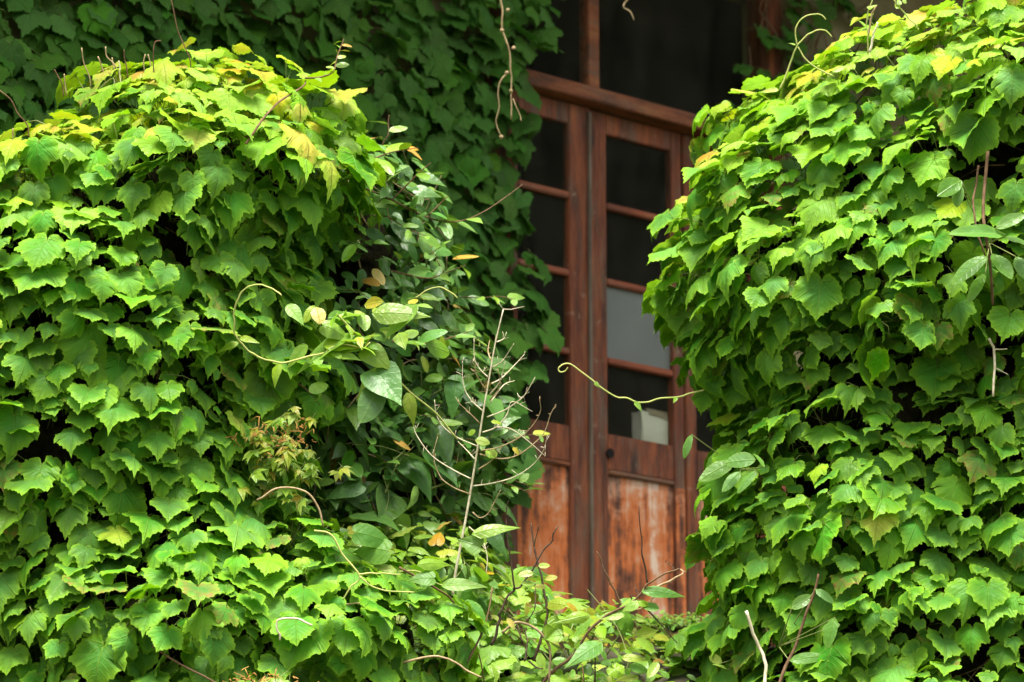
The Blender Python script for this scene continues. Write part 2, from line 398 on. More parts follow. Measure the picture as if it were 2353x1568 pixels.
# ------------------------------------------------------------------ tubes
class Tubes:
    def __init__(self): self.v = []; self.f = []; self.n = 0

    def add(self, pts, r0, r1=None, sides=5, smooth=0, wob=0.0):
        pts = np.asarray(pts, float)
        if smooth: pts = spline(pts, smooth)
        if wob: pts = pts + np.convolve(rng.normal(0, 1, len(pts)), [.25, .5, .25], 'same')[:, None] * rng.normal(0, wob, 3)[None]
        m = len(pts)
        if r1 is None: r1 = r0
        rad = np.linspace(r0, r1, m)
        t = unit(np.gradient(pts, axis=0))
        ref = np.array([0.31, 0.22, 0.92])
        if abs(t.mean(0) @ ref) > 0.9: ref = np.array([0.9, -0.3, 0.2])
        a = unit(np.cross(t, ref)); b = np.cross(t, a)
        ang = np.arange(sides) * 2 * math.pi / sides
        ring = pts[:, None] + rad[:, None, None] * (np.cos(ang)[None, :, None] * a[:, None] + np.sin(ang)[None, :, None] * b[:, None])
        self.v.append(ring.reshape(-1, 3))
        o = self.n
        for i in range(m - 1):
            for k in range(sides):
                k2 = (k + 1) % sides
                self.f.append((o + i * sides + k, o + i * sides + k2, o + (i + 1) * sides + k2, o + (i + 1) * sides + k))
        self.f.append(tuple(o + k for k in range(sides))[::-1])
        self.f.append(tuple(o + (m - 1) * sides + k for k in range(sides)))
        self.n += m * sides
        return pts

    def knob(self, p, r):
        p = np.asarray(p, float)
        o = self.n
        bm = bmesh.new(); bmesh.ops.create_icosphere(bm, subdivisions=1, radius=r)
        vv = np.array([v.co[:] for v in bm.verts]) * rng.uniform(.75, 1.25, (len(bm.verts), 1)) + p
        self.v.append(vv)
        self.f += [tuple(o + v.index for v in f.verts) for f in bm.faces]
        self.n += len(vv); bm.free()

    def each(self, name, mat, parent):
        o = 0
        base = 0
        for v in self.v:
            fs = [tuple(i - base for i in f) for f in self.f if base <= f[0] < base + len(v)]
            me = bpy.data.meshes.new(name); me.from_pydata(v.tolist(), [], fs)
            me.polygons.foreach_set('use_smooth', np.ones(len(me.polygons), bool))
            link_mesh(name, me, mat, parent)
            base += len(v)

    def build(self, name, mat, parent=None):
        me = bpy.data.meshes.new(name)
        me.from_pydata(np.vstack(self.v).tolist(), [], self.f)
        me.polygons.foreach_set('use_smooth', np.ones(len(me.polygons), bool))
        return link_mesh(name, me, mat, parent)


def spline(pts, sub=5):
    pts = np.asarray(pts, float)
    P = np.vstack([2 * pts[0] - pts[1], pts, 2 * pts[-1] - pts[-2]])
    out = []
    for i in range(1, len(P) - 2):
        p0, p1, p2, p3 = P[i - 1:i + 3]
        for t in np.linspace(0, 1, sub, endpoint=False):
            out.append(0.5 * ((2 * p1) + (-p0 + p2) * t + (2 * p0 - 5 * p1 + 4 * p2 - p3) * t * t + (-p0 + 3 * p1 - 3 * p2 + p3) * t ** 3))
    out.append(pts[-1])
    return np.array(out)


# ------------------------------------------------------------------ plant masses: rounded volumes in the world
class Mass:
    def __init__(self, blobs, k=0.10, seed=1, amp=(0.05, 0.028)):
        self.c = np.array([at(b[0], b[1], b[2]) for b in blobs])
        self.r = np.array([b[3:6] for b in blobs], float)
        self.k = k
        r = np.random.default_rng(seed)
        self.w = [(r.normal(0, 1, 3), r.uniform(0, 6.28), s) for s in (5.5, 7.5, 9, 13, 17, 21) for _ in range(2)]
        self.amp = amp

    def sdf(self, p):
        q = p[:, None, :] - self.c[None]
        k0 = np.linalg.norm(q / self.r, axis=2); k1 = np.linalg.norm(q / self.r ** 2, axis=2)
        d = k0 * (k0 - 1) / np.maximum(k1, 1e-6)
        s = -self.k * np.log(np.exp(-np.clip(d, -2, 4) / self.k).sum(1))
        nz = np.zeros(len(p))
        for i, (dr, ph, sc) in enumerate(self.w):
            nz += np.sin(p @ (unit(dr) * sc) + ph) * (self.amp[0] if i < 6 else self.amp[1]) * 0.55
        return s + nz

    def grad(self, p):
        e = 0.01
        g = np.stack([self.sdf(p + np.eye(3)[i] * e) - self.sdf(p - np.eye(3)[i] * e) for i in range(3)], 1)
        return unit(g)

    def sample(self, n, spacing, depth=0.0, seed=0):
        r = np.random.default_rng(seed)
        lo = (self.c - self.r).min(0) - 0.1; hi = (self.c + self.r).max(0) + 0.1
        p = r.uniform(lo, hi, (n, 3))
        p = p[np.abs(self.sdf(p) + depth) < 0.16]
        for _ in range(5):
            p = p - (self.sdf(p) + depth)[:, None] * self.grad(p)
        p = p[np.abs(self.sdf(p) + depth) < 0.01]
        g = self.grad(p)
        tocam = unit(CAM - p)
        keep = ((g * tocam).sum(1) > -0.45) & (p[:, 2] > 2.6)
        p, g = p[keep], g[keep]
        # thin out to the wanted spacing
        cell = {}; ok = []
        for i, q in enumerate(p):
            key = tuple((q / spacing).astype(int))
            hit = False
            for a in (-1, 0, 1):
                for b in (-1, 0, 1):
                    for c in (-1, 0, 1):
                        for j in cell.get((key[0] + a, key[1] + b, key[2] + c), ()):
                            if ((p[j] - q) ** 2).sum() < spacing ** 2: hit = True; break
                        if hit: break
                    if hit: break
                if hit: break
            if not hit:
                cell.setdefault(key, []).append(i); ok.append(i)
        return p[ok], g[ok]

    def depth_at(self, px, py, default=11.5):
        d = 9.5
        rr = ray(px, py)
        for _ in range(60):
            s = self.sdf((CAM + d * rr)[None])[0]
            if s < 0.01: return d
            d += max(s * 0.7, 0.01)
            if d > 14: return default
        return default


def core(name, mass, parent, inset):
    """solid dark fill inside a plant: blocks see-through, stands in for inner shade"""
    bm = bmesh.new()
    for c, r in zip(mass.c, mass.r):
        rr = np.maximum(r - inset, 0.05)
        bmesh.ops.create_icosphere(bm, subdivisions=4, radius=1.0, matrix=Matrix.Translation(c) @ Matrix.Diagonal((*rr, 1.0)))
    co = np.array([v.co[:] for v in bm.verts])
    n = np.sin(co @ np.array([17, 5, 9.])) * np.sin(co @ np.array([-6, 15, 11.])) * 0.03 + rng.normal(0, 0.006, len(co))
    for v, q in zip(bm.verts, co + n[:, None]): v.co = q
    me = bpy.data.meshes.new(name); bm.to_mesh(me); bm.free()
    return link_mesh(name, me, M['core_fill'], parent)


def twigs_in(mass, parent, n, depth, seed, mat='twig_brown', lift=0.0):
    p, g = mass.sample(n * 60, 0.07, depth, seed)
    r = np.random.default_rng(seed)
    tb = Tubes()
    for q, nn in list(zip(p, g))[:n]:
        d = unit(np.cross(nn, r.normal(0, 1, 3)) + np.array([0, 0, .5]))
        L = r.uniform(.12, .35)
        pts = [q - d * L / 2, q + r.normal(0, .02, 3), q + d * L / 2 + nn * r.uniform(-.03, .05)]
        tb.add(pts, r.uniform(.0015, .004), .001, 4, smooth=3)
    if tb.n: tb.build('stems', M[mat], parent)['kind'] = 'stuff'


def hung_leaves(p, g, upw, outw, jit, r, side=0.0):
    """blade normals and tip directions for leaves that hang like shingles"""
    n = len(p)
    N = unit(g * outw + np.array([0, 0, upw]) + r.normal(0, jit, (n, 3)))
    T = g * 0.6 + np.array([side, 0, -0.95]) + r.normal(0, jit * 0.9, (n, 3))
    return N, T


def ivy_plant(label, cat, mass, layers, size, parent_loc, tint_fn, seed, mat='ivy', upw=.68, outw=.66, side=0.0, inset=.17, jit=.23, petioles=True, ntw=260, hollows=()):
    root = empty('ivy', parent_loc)
    tag(root, label, cat)
    r = np.random.default_rng(seed)
    BP, NN, TT, SS, TI = [], [], [], [], []
    for li, (num, sp, dep) in enumerate(layers):
        p, g = mass.sample(num, sp, dep, seed + li)
        for hx_, hy_, hr_ in hollows:                 # ragged gaps where the old stems show
            hc = at(hx_, hy_, mass.depth_at(hx_, hy_))
            kk = (np.linalg.norm(p - hc, axis=1) > hr_) | (r.uniform(0, 1, len(p)) < .12)
            p, g = p[kk], g[kk]
        N, T = hung_leaves(p, g, upw, outw, jit, r, side)
        BP.append(p + r.normal(0, .022, p.shape)); NN.append(N); TT.append(T)
        SS.append(size * np.clip(r.normal(1.0, .2, len(p)), .5, 1.5) * r.choice([.5, .7, .9, 1.0, 1.0, 1.0, 1.1, 1.2, 1.35], len(p)) * (0.92 if li else 1.0))
        TI.append(tint_fn(p, g, r, li))
    BP, NN, TT, SS, TI = map(np.concatenate, (BP, NN, TT, SS, TI))
    me = leaves_mesh('foliage', IVY_T, BP, NN, TT, SS, np.clip(TI, 0, 1), r.uniform(0, 1, len(BP)))
    link_mesh('foliage', me, M[mat], root)
    if petioles:
        tb = Tubes()
        for q, nn, tt in zip(BP, NN, TT):
            g = mass.grad(q[None])[0]
            e = q - g * r.uniform(.06, .13) - np.array([0, 0, r.uniform(-.02, .05)]) + r.normal(0, .03, 3)
            mid = (q + e) / 2 + nn * .012
            tb.add([e, mid, q], .0016, .0011, 3)
        tb.build('petiole', M['petiole'], root)['kind'] = 'stuff'
    twigs_in(mass, root, ntw, .13, seed + 50)
    core('dark_core', mass, root, inset)
    return root


# ------------------------------------------------------------------ world, sun, camera
w = bpy.data.worlds.new('World'); scene.world = w; w.use_nodes = True
nt = w.node_tree; nt.nodes.clear()
SUN_EL, SUN_AZ = R(70), R(184)          # azimuth clockwise from +Y: behind the camera and a little left
sky = nd(nt, 'ShaderNodeTexSky', sky_type='NISHITA', sun_disc=False, sun_elevation=SUN_EL, sun_rotation=SUN_AZ, dust_density=3.0, air_density=1.0)
hs = nd(nt, 'ShaderNodeHueSaturation', inp={'Color': sky.outputs[0], 'Saturation': 0.35, 'Value': 1.0})
bg = nd(nt, 'ShaderNodeBackground', inp={'Color': hs.outputs[0], 'Strength': 0.085})
wo = nd(nt, 'ShaderNodeOutputWorld'); nt.links.new(bg.outputs[0], wo.inputs[0])
sl = bpy.data.lights.new('sun', 'SUN'); sl.energy = 2.7; sl.angle = R(28); sl.color = (1.0, 0.96, 0.88)
so = bpy.data.objects.new('sun', sl); col.objects.link(so)
sdir = Vector((math.sin(SUN_AZ) * math.cos(SUN_EL), math.cos(SUN_AZ) * math.cos(SUN_EL), math.sin(SUN_EL)))
so.rotation_euler = sdir.to_track_quat('Z', 'Y').to_euler()

cam = bpy.data.cameras.new('camera'); cam.sensor_width = 36; cam.lens = 120; cam.clip_end = 1000
cam.dof.use_dof = True; cam.dof.focus_distance = 11.0; cam.dof.aperture_fstop = 3.0
co_ = bpy.data.objects.new('camera', cam); co_.location = CAM; co_.rotation_euler = (R(90) + PITCH, 0, 0)
col.objects.link(co_); scene.camera = co_
scene.view_settings.view_transform = 'Standard'; scene.view_settings.look = 'None'
scene.view_settings.exposure = 1.92
scene.view_settings.gamma = 1.0
scene.cycles.max_bounces = 8; scene.cycles.transparent_max_bounces = 8

# ------------------------------------------------------------------ ground
def ground_z(x, y):
    t = np.clip((y - 7.0) / 5.4, 0, 1)
    return 3.5 * t * t * (3 - 2 * t)


xs = np.concatenate([np.linspace(-200, -5, 12), np.linspace(-4.5, 4.5, 31), np.linspace(5, 200, 12)])
ys = np.concatenate([np.linspace(-200, 4, 12), np.linspace(5, 15, 34), np.linspace(16, 250, 12)])
GX, GY = np.meshgrid(xs, ys)
GZ = ground_z(GX, GY) + np.sin(GX * 2.1) * np.sin(GY * 1.7) * 0.03
gv = np.stack([GX, GY, GZ], -1).reshape(-1, 3)
nx = len(xs)
gf = [(j * nx + i, j * nx + i + 1, (j + 1) * nx + i + 1, (j + 1) * nx + i) for j in range(len(ys) - 1) for i in range(nx - 1)]
me = bpy.data.meshes.new('ground'); me.from_pydata(gv.tolist(), [], gf)
me.polygons.foreach_set('use_smooth', np.ones(len(gf), bool))
tag(link_mesh('ground', me, M['ground']), 'dark soil bank under the plants, rising to the door', 'ground', kind='structure')

# ------------------------------------------------------------------ house
PSI = R(40)
U = np.array([math.cos(PSI), math.sin(PSI), 0]); INW = np.array([-math.sin(PSI), math.cos(PSI), 0])
H0 = at(1378, 784, 14.0)
Z0 = 3.55
H = np.array([H0[0], H0[1], Z0])
house = empty('house', H, PSI)
tag(house, 'old plaster house with a weathered red glazed door and dark windows', 'house')


def loc(px, py, yo=0.0):
    """pixel -> (x, z) on the house plane local y = yo"""
    d = ray(px, py)
    t = ((H + INW * yo - CAM) @ INW) / (d @ INW)
    p = CAM + t * d
    return (p - H) @ U, p[2] - Z0


class Boxes:
    def __init__(self): self.bm = bmesh.new()

    def box(self, x0, x1, y0, y1, z0, z1):
        m = Matrix.Translation(((x0 + x1) / 2, (y0 + y1) / 2, (z0 + z1) / 2)) @ Matrix.Diagonal((x1 - x0, y1 - y0, z1 - z0, 1))
        bmesh.ops.create_cube(self.bm, size=1.0, matrix=m)
        return self

    def build(self, name, mat, parent, bevel=0.004):
        if bevel:
            bmesh.ops.bevel(self.bm, geom=list(self.bm.edges), offset=bevel, segments=2, affect='EDGES', clamp_overlap=True)
        me = bpy.data.meshes.new(name); self.bm.to_mesh(me); self.bm.free()
        return link_mesh(name, me, mat, parent, world=False)


X = lambda px, py, yo=0.0: loc(px, py, yo)[0]
Zf = lambda px, py, yo=0.0: loc(px, py, yo)[1]

DY = 0.05                                   # door leaves stand back from the frame face
z_bar_top, z_bar_bot = Zf(1370, 205), Zf(1370, 238)
z_open_top = Zf(1378, -150)
x_open_l, x_open_r = X(1146, 600), X(1775, 90)
xg = X(1379, 700)                           # meeting line of the two leaves
xl0 = X(1158, 600, DY)
xr1 = X(1576, 900, DY)
xf1 = x_open_r - 0.03
z_top = z_bar_bot - 0.006
z_bot = 0.03
zl = [Zf(1322, v, DY) for v in (283, 451, 625, 808, 979)]
zr = [Zf(1420, v, DY) for v in (316, 474, 653, 833, 1000)]
zs = [(a + b) / 2 for a, b in zip(zl, zr)]
z_lock = (Zf(1322, 1057, DY) + Zf(1420, 1087, DY)) / 2


def door(x0, x1, sl, sr, y, name='door', frosted=None, wob=0.0):
    """stiles and rails = the part; bars, panes, panel = its sub-parts"""
    b = Boxes()
    t = 0.04
    b.box(x0, x0 + sl, y, y + t, z_bot, z_top)
    b.box(x1 - sr, x1, y, y + t, z_bot, z_top)
    xa, xb = x0 + sl, x1 - sr
    b.box(xa, xb, y + .003, y + t - .003, zs[0], z_top)
    b.box(xa, xb, y + .003, y + t - .003, z_lock, zs[4])
    b.box(xa, xb, y + .003, y + t - .003, z_bot, z_bot + .14)
    o = b.build(name, M['red_wood'], house)
    for k in (1, 2, 3):
        dz = random.uniform(-.004, .004)
        Boxes().box(xa, xb, y - .002, y + t - .008, zs[k] - .014 + dz, zs[k] + .014 + dz).build('glazing_bar', M['bar_wood'], o, .005).matrix_parent_inverse = Matrix()
    for k in range(4):
        zt = zs[k] - (0.014 if k else 0); zb = zs[k + 1] + (0.014 if k < 3 else 0)
        Boxes().box(xa, xb, y + .02, y + .024, zb + .001, zt - .001).build('pane', M['frosted'] if frosted == k else M['glass'], o, 0)
    pb = Boxes()
    pb.box(xa, xb, y + .012, y + t - .01, z_bot + .14, z_lock)
    if frosted is not None: pb.box(x1 - sr + .004, x1 - .004, y - .003, y + .01, z_bot, z_lock - .03)   # facing that carries the panel's orange onto the lower stile
    pb.build('panel', M['panel'], o, 0)
    Boxes().box(xa, xb, y - .004, y + .012, z_lock - .022, z_lock).build('moulding', M['rail_wood'], o, .006)
    return o


wl = X(1379, 700, DY) - X(1321, 700, DY)
d1 = door(xl0, xg - .004, .075, wl - .02, DY)
d1['label'] = 'left door leaf with four dark panes'
d2 = door(xg + .008, xr1, X(1419, 700, DY) - X(1383, 700, DY), .06, DY + .012, frosted=2)
d2['label'] = 'right door leaf with one grey frosted pane'
d3 = door(xr1 + .012, xf1, .06, .075, DY + .012)
# strip covering the gap, pale and worn
Boxes().box(xg - .026, xg - .006, DY - .014, DY - .001, z_bot + .01, z_top - .02).build('astragal', M['grey_wood'], d1, .004)
# near-black disc on the stile, standing in for the dark lock hole
hx, hz = loc(1408, 1042, DY)
bm = bmesh.new()
bmesh.ops.create_cone(bm, cap_ends=True, segments=20, radius1=.017, radius2=.02, depth=.012, matrix=Matrix.Translation((hx - .01, DY + .008, hz)) @ Matrix.Rotation(R(90), 4, 'X'))
me = bpy.data.meshes.new('lock_hole_disc'); bm.to_mesh(me); bm.free()
link_mesh('lock_hole_disc', me, M['hole'], d2, world=False)

# door frame and transom
b = Boxes()
b.box(x_open_l - .05, xl0 - .004, 0.0, .14, 0, z_open_top)
b.box(xf1 + .006, x_open_r + .06, 0.0, .14, 0, z_open_top)
b.build('door_frame', M['red_wood'], house)
b = Boxes()
b.box(xl0 - .003, xf1 + .005, -.02, .13, z_bar_bot, z_bar_top)
xm0, xm1 = X(1352, 100, .02), X(1378, 100, .02)
b.box(xm0, xm1, .02, .08, z_bar_top, z_open_top)
tr = b.build('transom_window', M['rail_wood'], house)
Boxes().box(xl0, xm0, .05, .054, z_bar_top + .001, z_open_top).build('pane', M['glass'], tr, 0)
Boxes().box(xm1, xf1, .05, .054, z_bar_top + .001, z_open_top).build('pane', M['glass'], tr, 0)

# masonry, eave, room, step
b = Boxes()
ztop = z_open_top + .9
b.box(-9, x_open_l - .05, .02, .26, -1.2, ztop)
b.box(x_open_r + .06, 9, .02, .26, -1.2, ztop)
b.box(x_open_l - .05, x_open_r + .06, .02, .26, z_open_top, ztop)
b.box(x_open_l - .05, x_open_r + .06, .02, .26, -1.2, -.002)
b.build('wall', M['plaster'], house, .006)
b = Boxes()
b.box(-9.4, 9.4, -1.15, 5.0, z_open_top + .45, z_open_top + .62)  # unseen overhang, depth set to shade the wall and door
b.build('roof', M['eave'], house, .01)
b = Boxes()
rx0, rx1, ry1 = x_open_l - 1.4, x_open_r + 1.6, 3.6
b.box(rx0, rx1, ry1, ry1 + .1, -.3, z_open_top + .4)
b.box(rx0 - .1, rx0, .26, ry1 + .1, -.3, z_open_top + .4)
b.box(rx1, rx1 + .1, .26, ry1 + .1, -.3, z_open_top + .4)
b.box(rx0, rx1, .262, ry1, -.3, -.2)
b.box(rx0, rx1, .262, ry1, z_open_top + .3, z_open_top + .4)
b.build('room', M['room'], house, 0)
Boxes().box(xg + .02, xr1 + .3, DY + .06, DY + .3, zs[4] - .06, zs[4] - .03).build('window_shelf', M['grey_wood'], house)
Boxes().box(x_open_l - .2, x_open_r + .2, -.42, -.001, -.5, -.02).build('door_step', M['moss'], house, .02)
lw0, lw1 = at(1180, 1440, 12.75), at(1760, 1446, 12.75)
bm = bmesh.new()
bmesh.ops.create_grid(bm, x_segments=60, y_segments=14, size=.5)
gcount = bmesh.ops.extrude_face_region(bm, geom=list(bm.faces))
for v in gcount['geom']:
    if isinstance(v, bmesh.types.BMVert): v.co.z = -.9
for v in bm.verts:
    x_, y_ = v.co.x, v.co.y
    if v.co.z > -.5: v.co.z += .025 * math.sin(x_ * 31 + y_ * 9) * math.sin(y_ * 12 + x_ * 17) + .012 * math.sin(x_ * 83) + random.gauss(0, .006) - (.05 * (abs(y_) * 2) ** 4)
    v.co.x *= lw1[0] - lw0[0]; v.co.y = y_ * .26 + .01 * math.sin(x_ * 40)
bmesh.ops.recalc_face_normals(bm, faces=list(bm.faces))
me = bpy.data.meshes.new('low_wall'); bm.to_mesh(me); bm.free()
lwall = bpy.data.objects.new('low_wall', me); me.materials.append(M['moss']); col.objects.link(lwall)
lwall.location = ((lw0[0] + lw1[0]) / 2, lw0[1], (lw0[2] + lw1[2]) / 2)
tag(lwall, 'low brown mossy wall across the foot of the red door', 'low wall')

# white carton behind the lowest pane
cy = DY + .055
cx0, cz1 = loc(1480, 935, cy); cx1, _ = loc(1545, 960, cy)
carton = empty('carton', H + U * (cx0 + cx1) / 2 + INW * (cy + .06) + np.array([0, 0, zs[4] - .03]), PSI + R(-4))
tag(carton, 'grimy white cardboard carton standing behind the lowest glass pane of the door', 'box')
cw, ch = (cx1 - cx0) / 2, cz1 - zs[4] + .03
bm = bmesh.new()
vs = [bm.verts.new(c) for c in ((-cw, -.055, 0), (cw, -.06, 0), (cw, .02, 0), (-cw, .02, 0), (-cw * 1.03, -.057, ch * .93), (cw, -.062, ch * .82), (cw * .98, .02, ch * .9), (-cw, .02, ch * .95))]
for f in ((0, 1, 5, 4), (1, 2, 6, 5), (2, 3, 7, 6), (3, 0, 4, 7), (3, 2, 1, 0)): bm.faces.new([vs[i] for i in f])
bmesh.ops.bevel(bm, geom=list(bm.edges), offset=.006, segments=2, affect='EDGES', clamp_overlap=True)
bmesh.ops.subdivide_edges(bm, edges=list(bm.edges), cuts=1)
for v in bm.verts: v.co += Vector(rng.normal(0, .0018, 3))
me = bpy.data.meshes.new('body'); bm.to_mesh(me); bm.free()
link_mesh('body', me, M['carton'], carton, world=False)
bm = bmesh.new()
vs = [bm.verts.new(c) for c in ((-cw * .55, -.064, ch * .86), (cw, -.066, ch * .76), (cw * .99, -.052, ch * .97), (-cw * .6, -.04, ch * 1.02), (-cw * .55, -.058, ch * .86), (cw, -.06, ch * .76), (cw * .99, -.046, ch * .97), (-cw * .6, -.034, ch * 1.02))]
for f in ((0, 1, 2, 3), (7, 6, 5, 4), (0, 4, 5, 1), (1, 5, 6, 2), (2, 6, 7, 3), (3, 7, 4, 0)): bm.faces.new([vs[i] for i in f])
me = bpy.data.meshes.new('flap'); bm.to_mesh(me); bm.free()
link_mesh('flap', me, M['carton_top'], carton, world=False)

# ------------------------------------------------------------------ ivy masses
left = Mass([(320, 540, 11.55, .44, .55, .46), (480, 480, 11.6, .32, .5, .40), (640, 385, 11.75, .15, .35, .12), (650, 470, 11.75, .17, .35, .22), (60, 660, 11.5, .42, .55, .42), (140, 1000, 11.45, .70, .65, .78), (420, 980, 11.65, .34, .42, .6),
             (430, 1480, 11.15, .62, .6, .42), (760, 1500, 11.2, .42, .45, .30)], seed=3)
right = Mass([(1890, 645, 11.85, .38, .5, .40), (2145, 530, 11.8, .50, .55, .52), (2405, 335, 11.8, .5, .6, .5), (1785, 590, 11.9, .23, .35, .27), (2040, 1000, 11.8, .52, .6, .62), (1800, 530, 11.95, .2, .3, .16), (1725, 585, 11.9, .17, .3, .17), (1950, 425, 11.9, .26, .4, .2), (2160, 330, 11.85, .28, .4, .22),
              (1920, 1130, 11.9, .32, .45, .5), (2110, 1480, 11.6, .62, .6, .52), (2380, 1000, 11.8, .5, .6, .8), (1860, 1560, 11.7, .3, .4, .3)], seed=8)
ever = Mass([(800, 420, 12.0, .20, .25, .17), (830, 600, 12.1, .27, .28, .30), (760, 930, 12.0, .28, .28, .4), (930, 800, 12.2, .24, .25, .22), (940, 1120, 12.2, .25, .25, .32), (660, 700, 11.9, .16, .2, .25)], seed=21, amp=(.04, .02))
under = Mass([(980, 1465, 11.8, .30, .35, .18), (1150, 1528, 11.9, .30, .36, .18), (1330, 1645, 12.0, .30, .36, .17), (820, 1360, 11.8, .24, .3, .13), (1540, 1680, 12.1, .3, .36, .2), (1000, 1680, 11.5, .5, .36, .22)], seed=31, amp=(.03, .02))


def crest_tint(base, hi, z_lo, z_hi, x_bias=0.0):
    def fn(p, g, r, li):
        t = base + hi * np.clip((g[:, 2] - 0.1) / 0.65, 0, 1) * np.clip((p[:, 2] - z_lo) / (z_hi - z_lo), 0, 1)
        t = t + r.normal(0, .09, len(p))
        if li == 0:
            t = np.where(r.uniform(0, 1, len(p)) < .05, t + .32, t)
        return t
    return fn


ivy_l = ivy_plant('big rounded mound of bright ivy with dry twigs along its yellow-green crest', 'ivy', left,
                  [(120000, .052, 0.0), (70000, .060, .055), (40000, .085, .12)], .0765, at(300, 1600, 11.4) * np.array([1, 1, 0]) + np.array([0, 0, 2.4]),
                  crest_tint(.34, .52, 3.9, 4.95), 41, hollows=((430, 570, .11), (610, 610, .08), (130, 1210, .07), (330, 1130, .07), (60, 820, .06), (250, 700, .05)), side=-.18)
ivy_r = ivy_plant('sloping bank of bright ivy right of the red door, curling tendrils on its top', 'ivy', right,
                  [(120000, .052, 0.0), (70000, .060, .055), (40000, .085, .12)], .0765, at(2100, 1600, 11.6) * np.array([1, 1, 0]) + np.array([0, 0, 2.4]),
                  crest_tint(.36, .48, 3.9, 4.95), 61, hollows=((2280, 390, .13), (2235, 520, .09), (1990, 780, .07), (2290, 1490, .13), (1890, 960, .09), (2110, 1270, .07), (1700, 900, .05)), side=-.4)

# ------------------------------------------------------------------ wall ivy
def in_poly(x, y, poly):
    x = np.asarray(x, float); y = np.asarray(y, float)
    c = np.zeros(len(x), bool)
    j = len(poly) - 1
    for i in range(len(poly)):
        xi, yi = poly[i]; xj, yj = poly[j]
        c ^= ((yi > y) != (yj > y)) & (x < (xj - xi) * (y - yi) / (yj - yi + 1e-12) + xi)
        j = i
    return c


def wall_ivy(label, poly_px, holes, spacing, size, seed, thick, drop=1.0):
    root = empty('ivy', H + U * poly_centre(poly_px) + np.array([0, 0, 0.]), 0)
    tag(root, label, 'ivy')
    r = np.random.default_rng(seed)
    poly = [loc(x, y, 0) for x, y in poly_px]
    hol = [[loc(x, y, 0) for x, y in h] for h in holes]
    lo = np.min(poly, 0); hi = np.max(poly, 0)
    pts = []
    sx = int((hi[0] - lo[0]) / spacing) + 1; sz = int((hi[1] - lo[1]) / spacing) + 1
    for li in range(2):
        gx, gz = np.meshgrid(np.arange(sx) * spacing + lo[0], np.arange(sz) * spacing + lo[1])
        q = np.column_stack([gx.ravel(), gz.ravel()]) + r.uniform(-.6, .6, (sx * sz, 2)) * spacing
        k = in_poly(q[:, 0], q[:, 1], poly)
        for h in hol: k &= ~in_poly(q[:, 0], q[:, 1], h)
        q = q[k & (r.uniform(0, 1, len(q)) < (.92 if li == 0 else .6))]
        pts.append(np.column_stack([q, np.full(len(q), li)]))
    q = np.vstack(pts)
    out = thick * (0.45 + 0.55 * np.sin(q[:, 0] * 5.1 + 1) * np.sin(q[:, 1] * 4.3 + q[:, 0])) + .06
    out = np.clip(out, .03, None) * np.where(q[:, 2] == 0, 1, .4) + r.normal(0, .02, len(q))
    BP = H + q[:, :1] * U + (-out)[:, None] * INW + q[:, 1:2] * np.array([0, 0, 1.])
    g = np.tile(-INW, (len(BP), 1))
    N = unit(g * .72 + np.array([0, 0, .5]) + r.normal(0, .24, BP.shape))
    T = g * .25 + np.array([0, 0, -1.0]) + U * .12 + r.normal(0, .3, BP.shape)
    S = size * np.clip(r.normal(1, .22, len(BP)), .55, 1.45)
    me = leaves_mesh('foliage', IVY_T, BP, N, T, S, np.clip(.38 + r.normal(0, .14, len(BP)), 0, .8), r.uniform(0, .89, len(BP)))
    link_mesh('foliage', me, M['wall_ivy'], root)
    tb = Tubes()
    for b_, n_ in zip(BP, N):
        e = b_ + INW * r.uniform(.04, .1) + U * r.normal(0, .03) + np.array([0, 0, r.uniform(-.01, .06)])
        tb.add([e, (b_ + e) / 2 + n_ * .01, b_], .0016, .0012, 3)
    tb.build('petiole', M['petiole'], root)['kind'] = 'stuff'
    tb = Tubes()
    for _ in range(26):
        k = r.integers(0, len(q)); x, z = q[k, 0], q[k, 1]
        pl = []
        for s in range(6):
            if s and not in_poly([x], [z], poly)[0]: break
            pl.append(H + x * U - INW * (.0 if s == 0 else r.uniform(-.01, .03)) + np.array([0, 0, z]))
            x += r.normal(0, .05); z += .1
        if len(pl) > 2: tb.add(pl, .005, .003, 5, smooth=3)
    if tb.n: tb.each('stem', M['twig_brown'], root)
    return root


def poly_centre(pp): return float(np.mean([loc(x, y)[0] for x, y in pp]))


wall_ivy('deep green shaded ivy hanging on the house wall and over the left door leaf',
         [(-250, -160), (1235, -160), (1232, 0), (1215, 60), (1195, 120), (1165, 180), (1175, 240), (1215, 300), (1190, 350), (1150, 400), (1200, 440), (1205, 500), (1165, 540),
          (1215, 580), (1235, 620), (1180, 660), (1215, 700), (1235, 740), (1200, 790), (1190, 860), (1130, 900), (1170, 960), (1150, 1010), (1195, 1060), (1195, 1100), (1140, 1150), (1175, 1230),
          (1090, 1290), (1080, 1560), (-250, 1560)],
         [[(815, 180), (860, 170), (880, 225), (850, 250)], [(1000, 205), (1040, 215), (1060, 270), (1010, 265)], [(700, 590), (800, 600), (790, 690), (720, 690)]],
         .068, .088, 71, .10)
wall_ivy('sparse dark ivy patches on the beige wall above the right-hand bank',
         [(1690, 130), (1730, 60), (1770, -60), (1900, -60), (1990, -60), (2010, 60), (1990, 150), (2080, 180), (2060, 260), (1800, 420), (1640, 420), (1660, 260)],
         [[(1890, 10), (1960, 50), (1940, 90), (1890, 70)], [(1850, 60), (1900, 80), (1940, 120), (1890, 130)]],
         .10, .08, 77, .05)

# ------------------------------------------------------------------ evergreen climber with glossy oval leaves
LF = {'OVAL': OVAL_T, 'HEART': HEART_T, 'LANCE': LANCE_T}


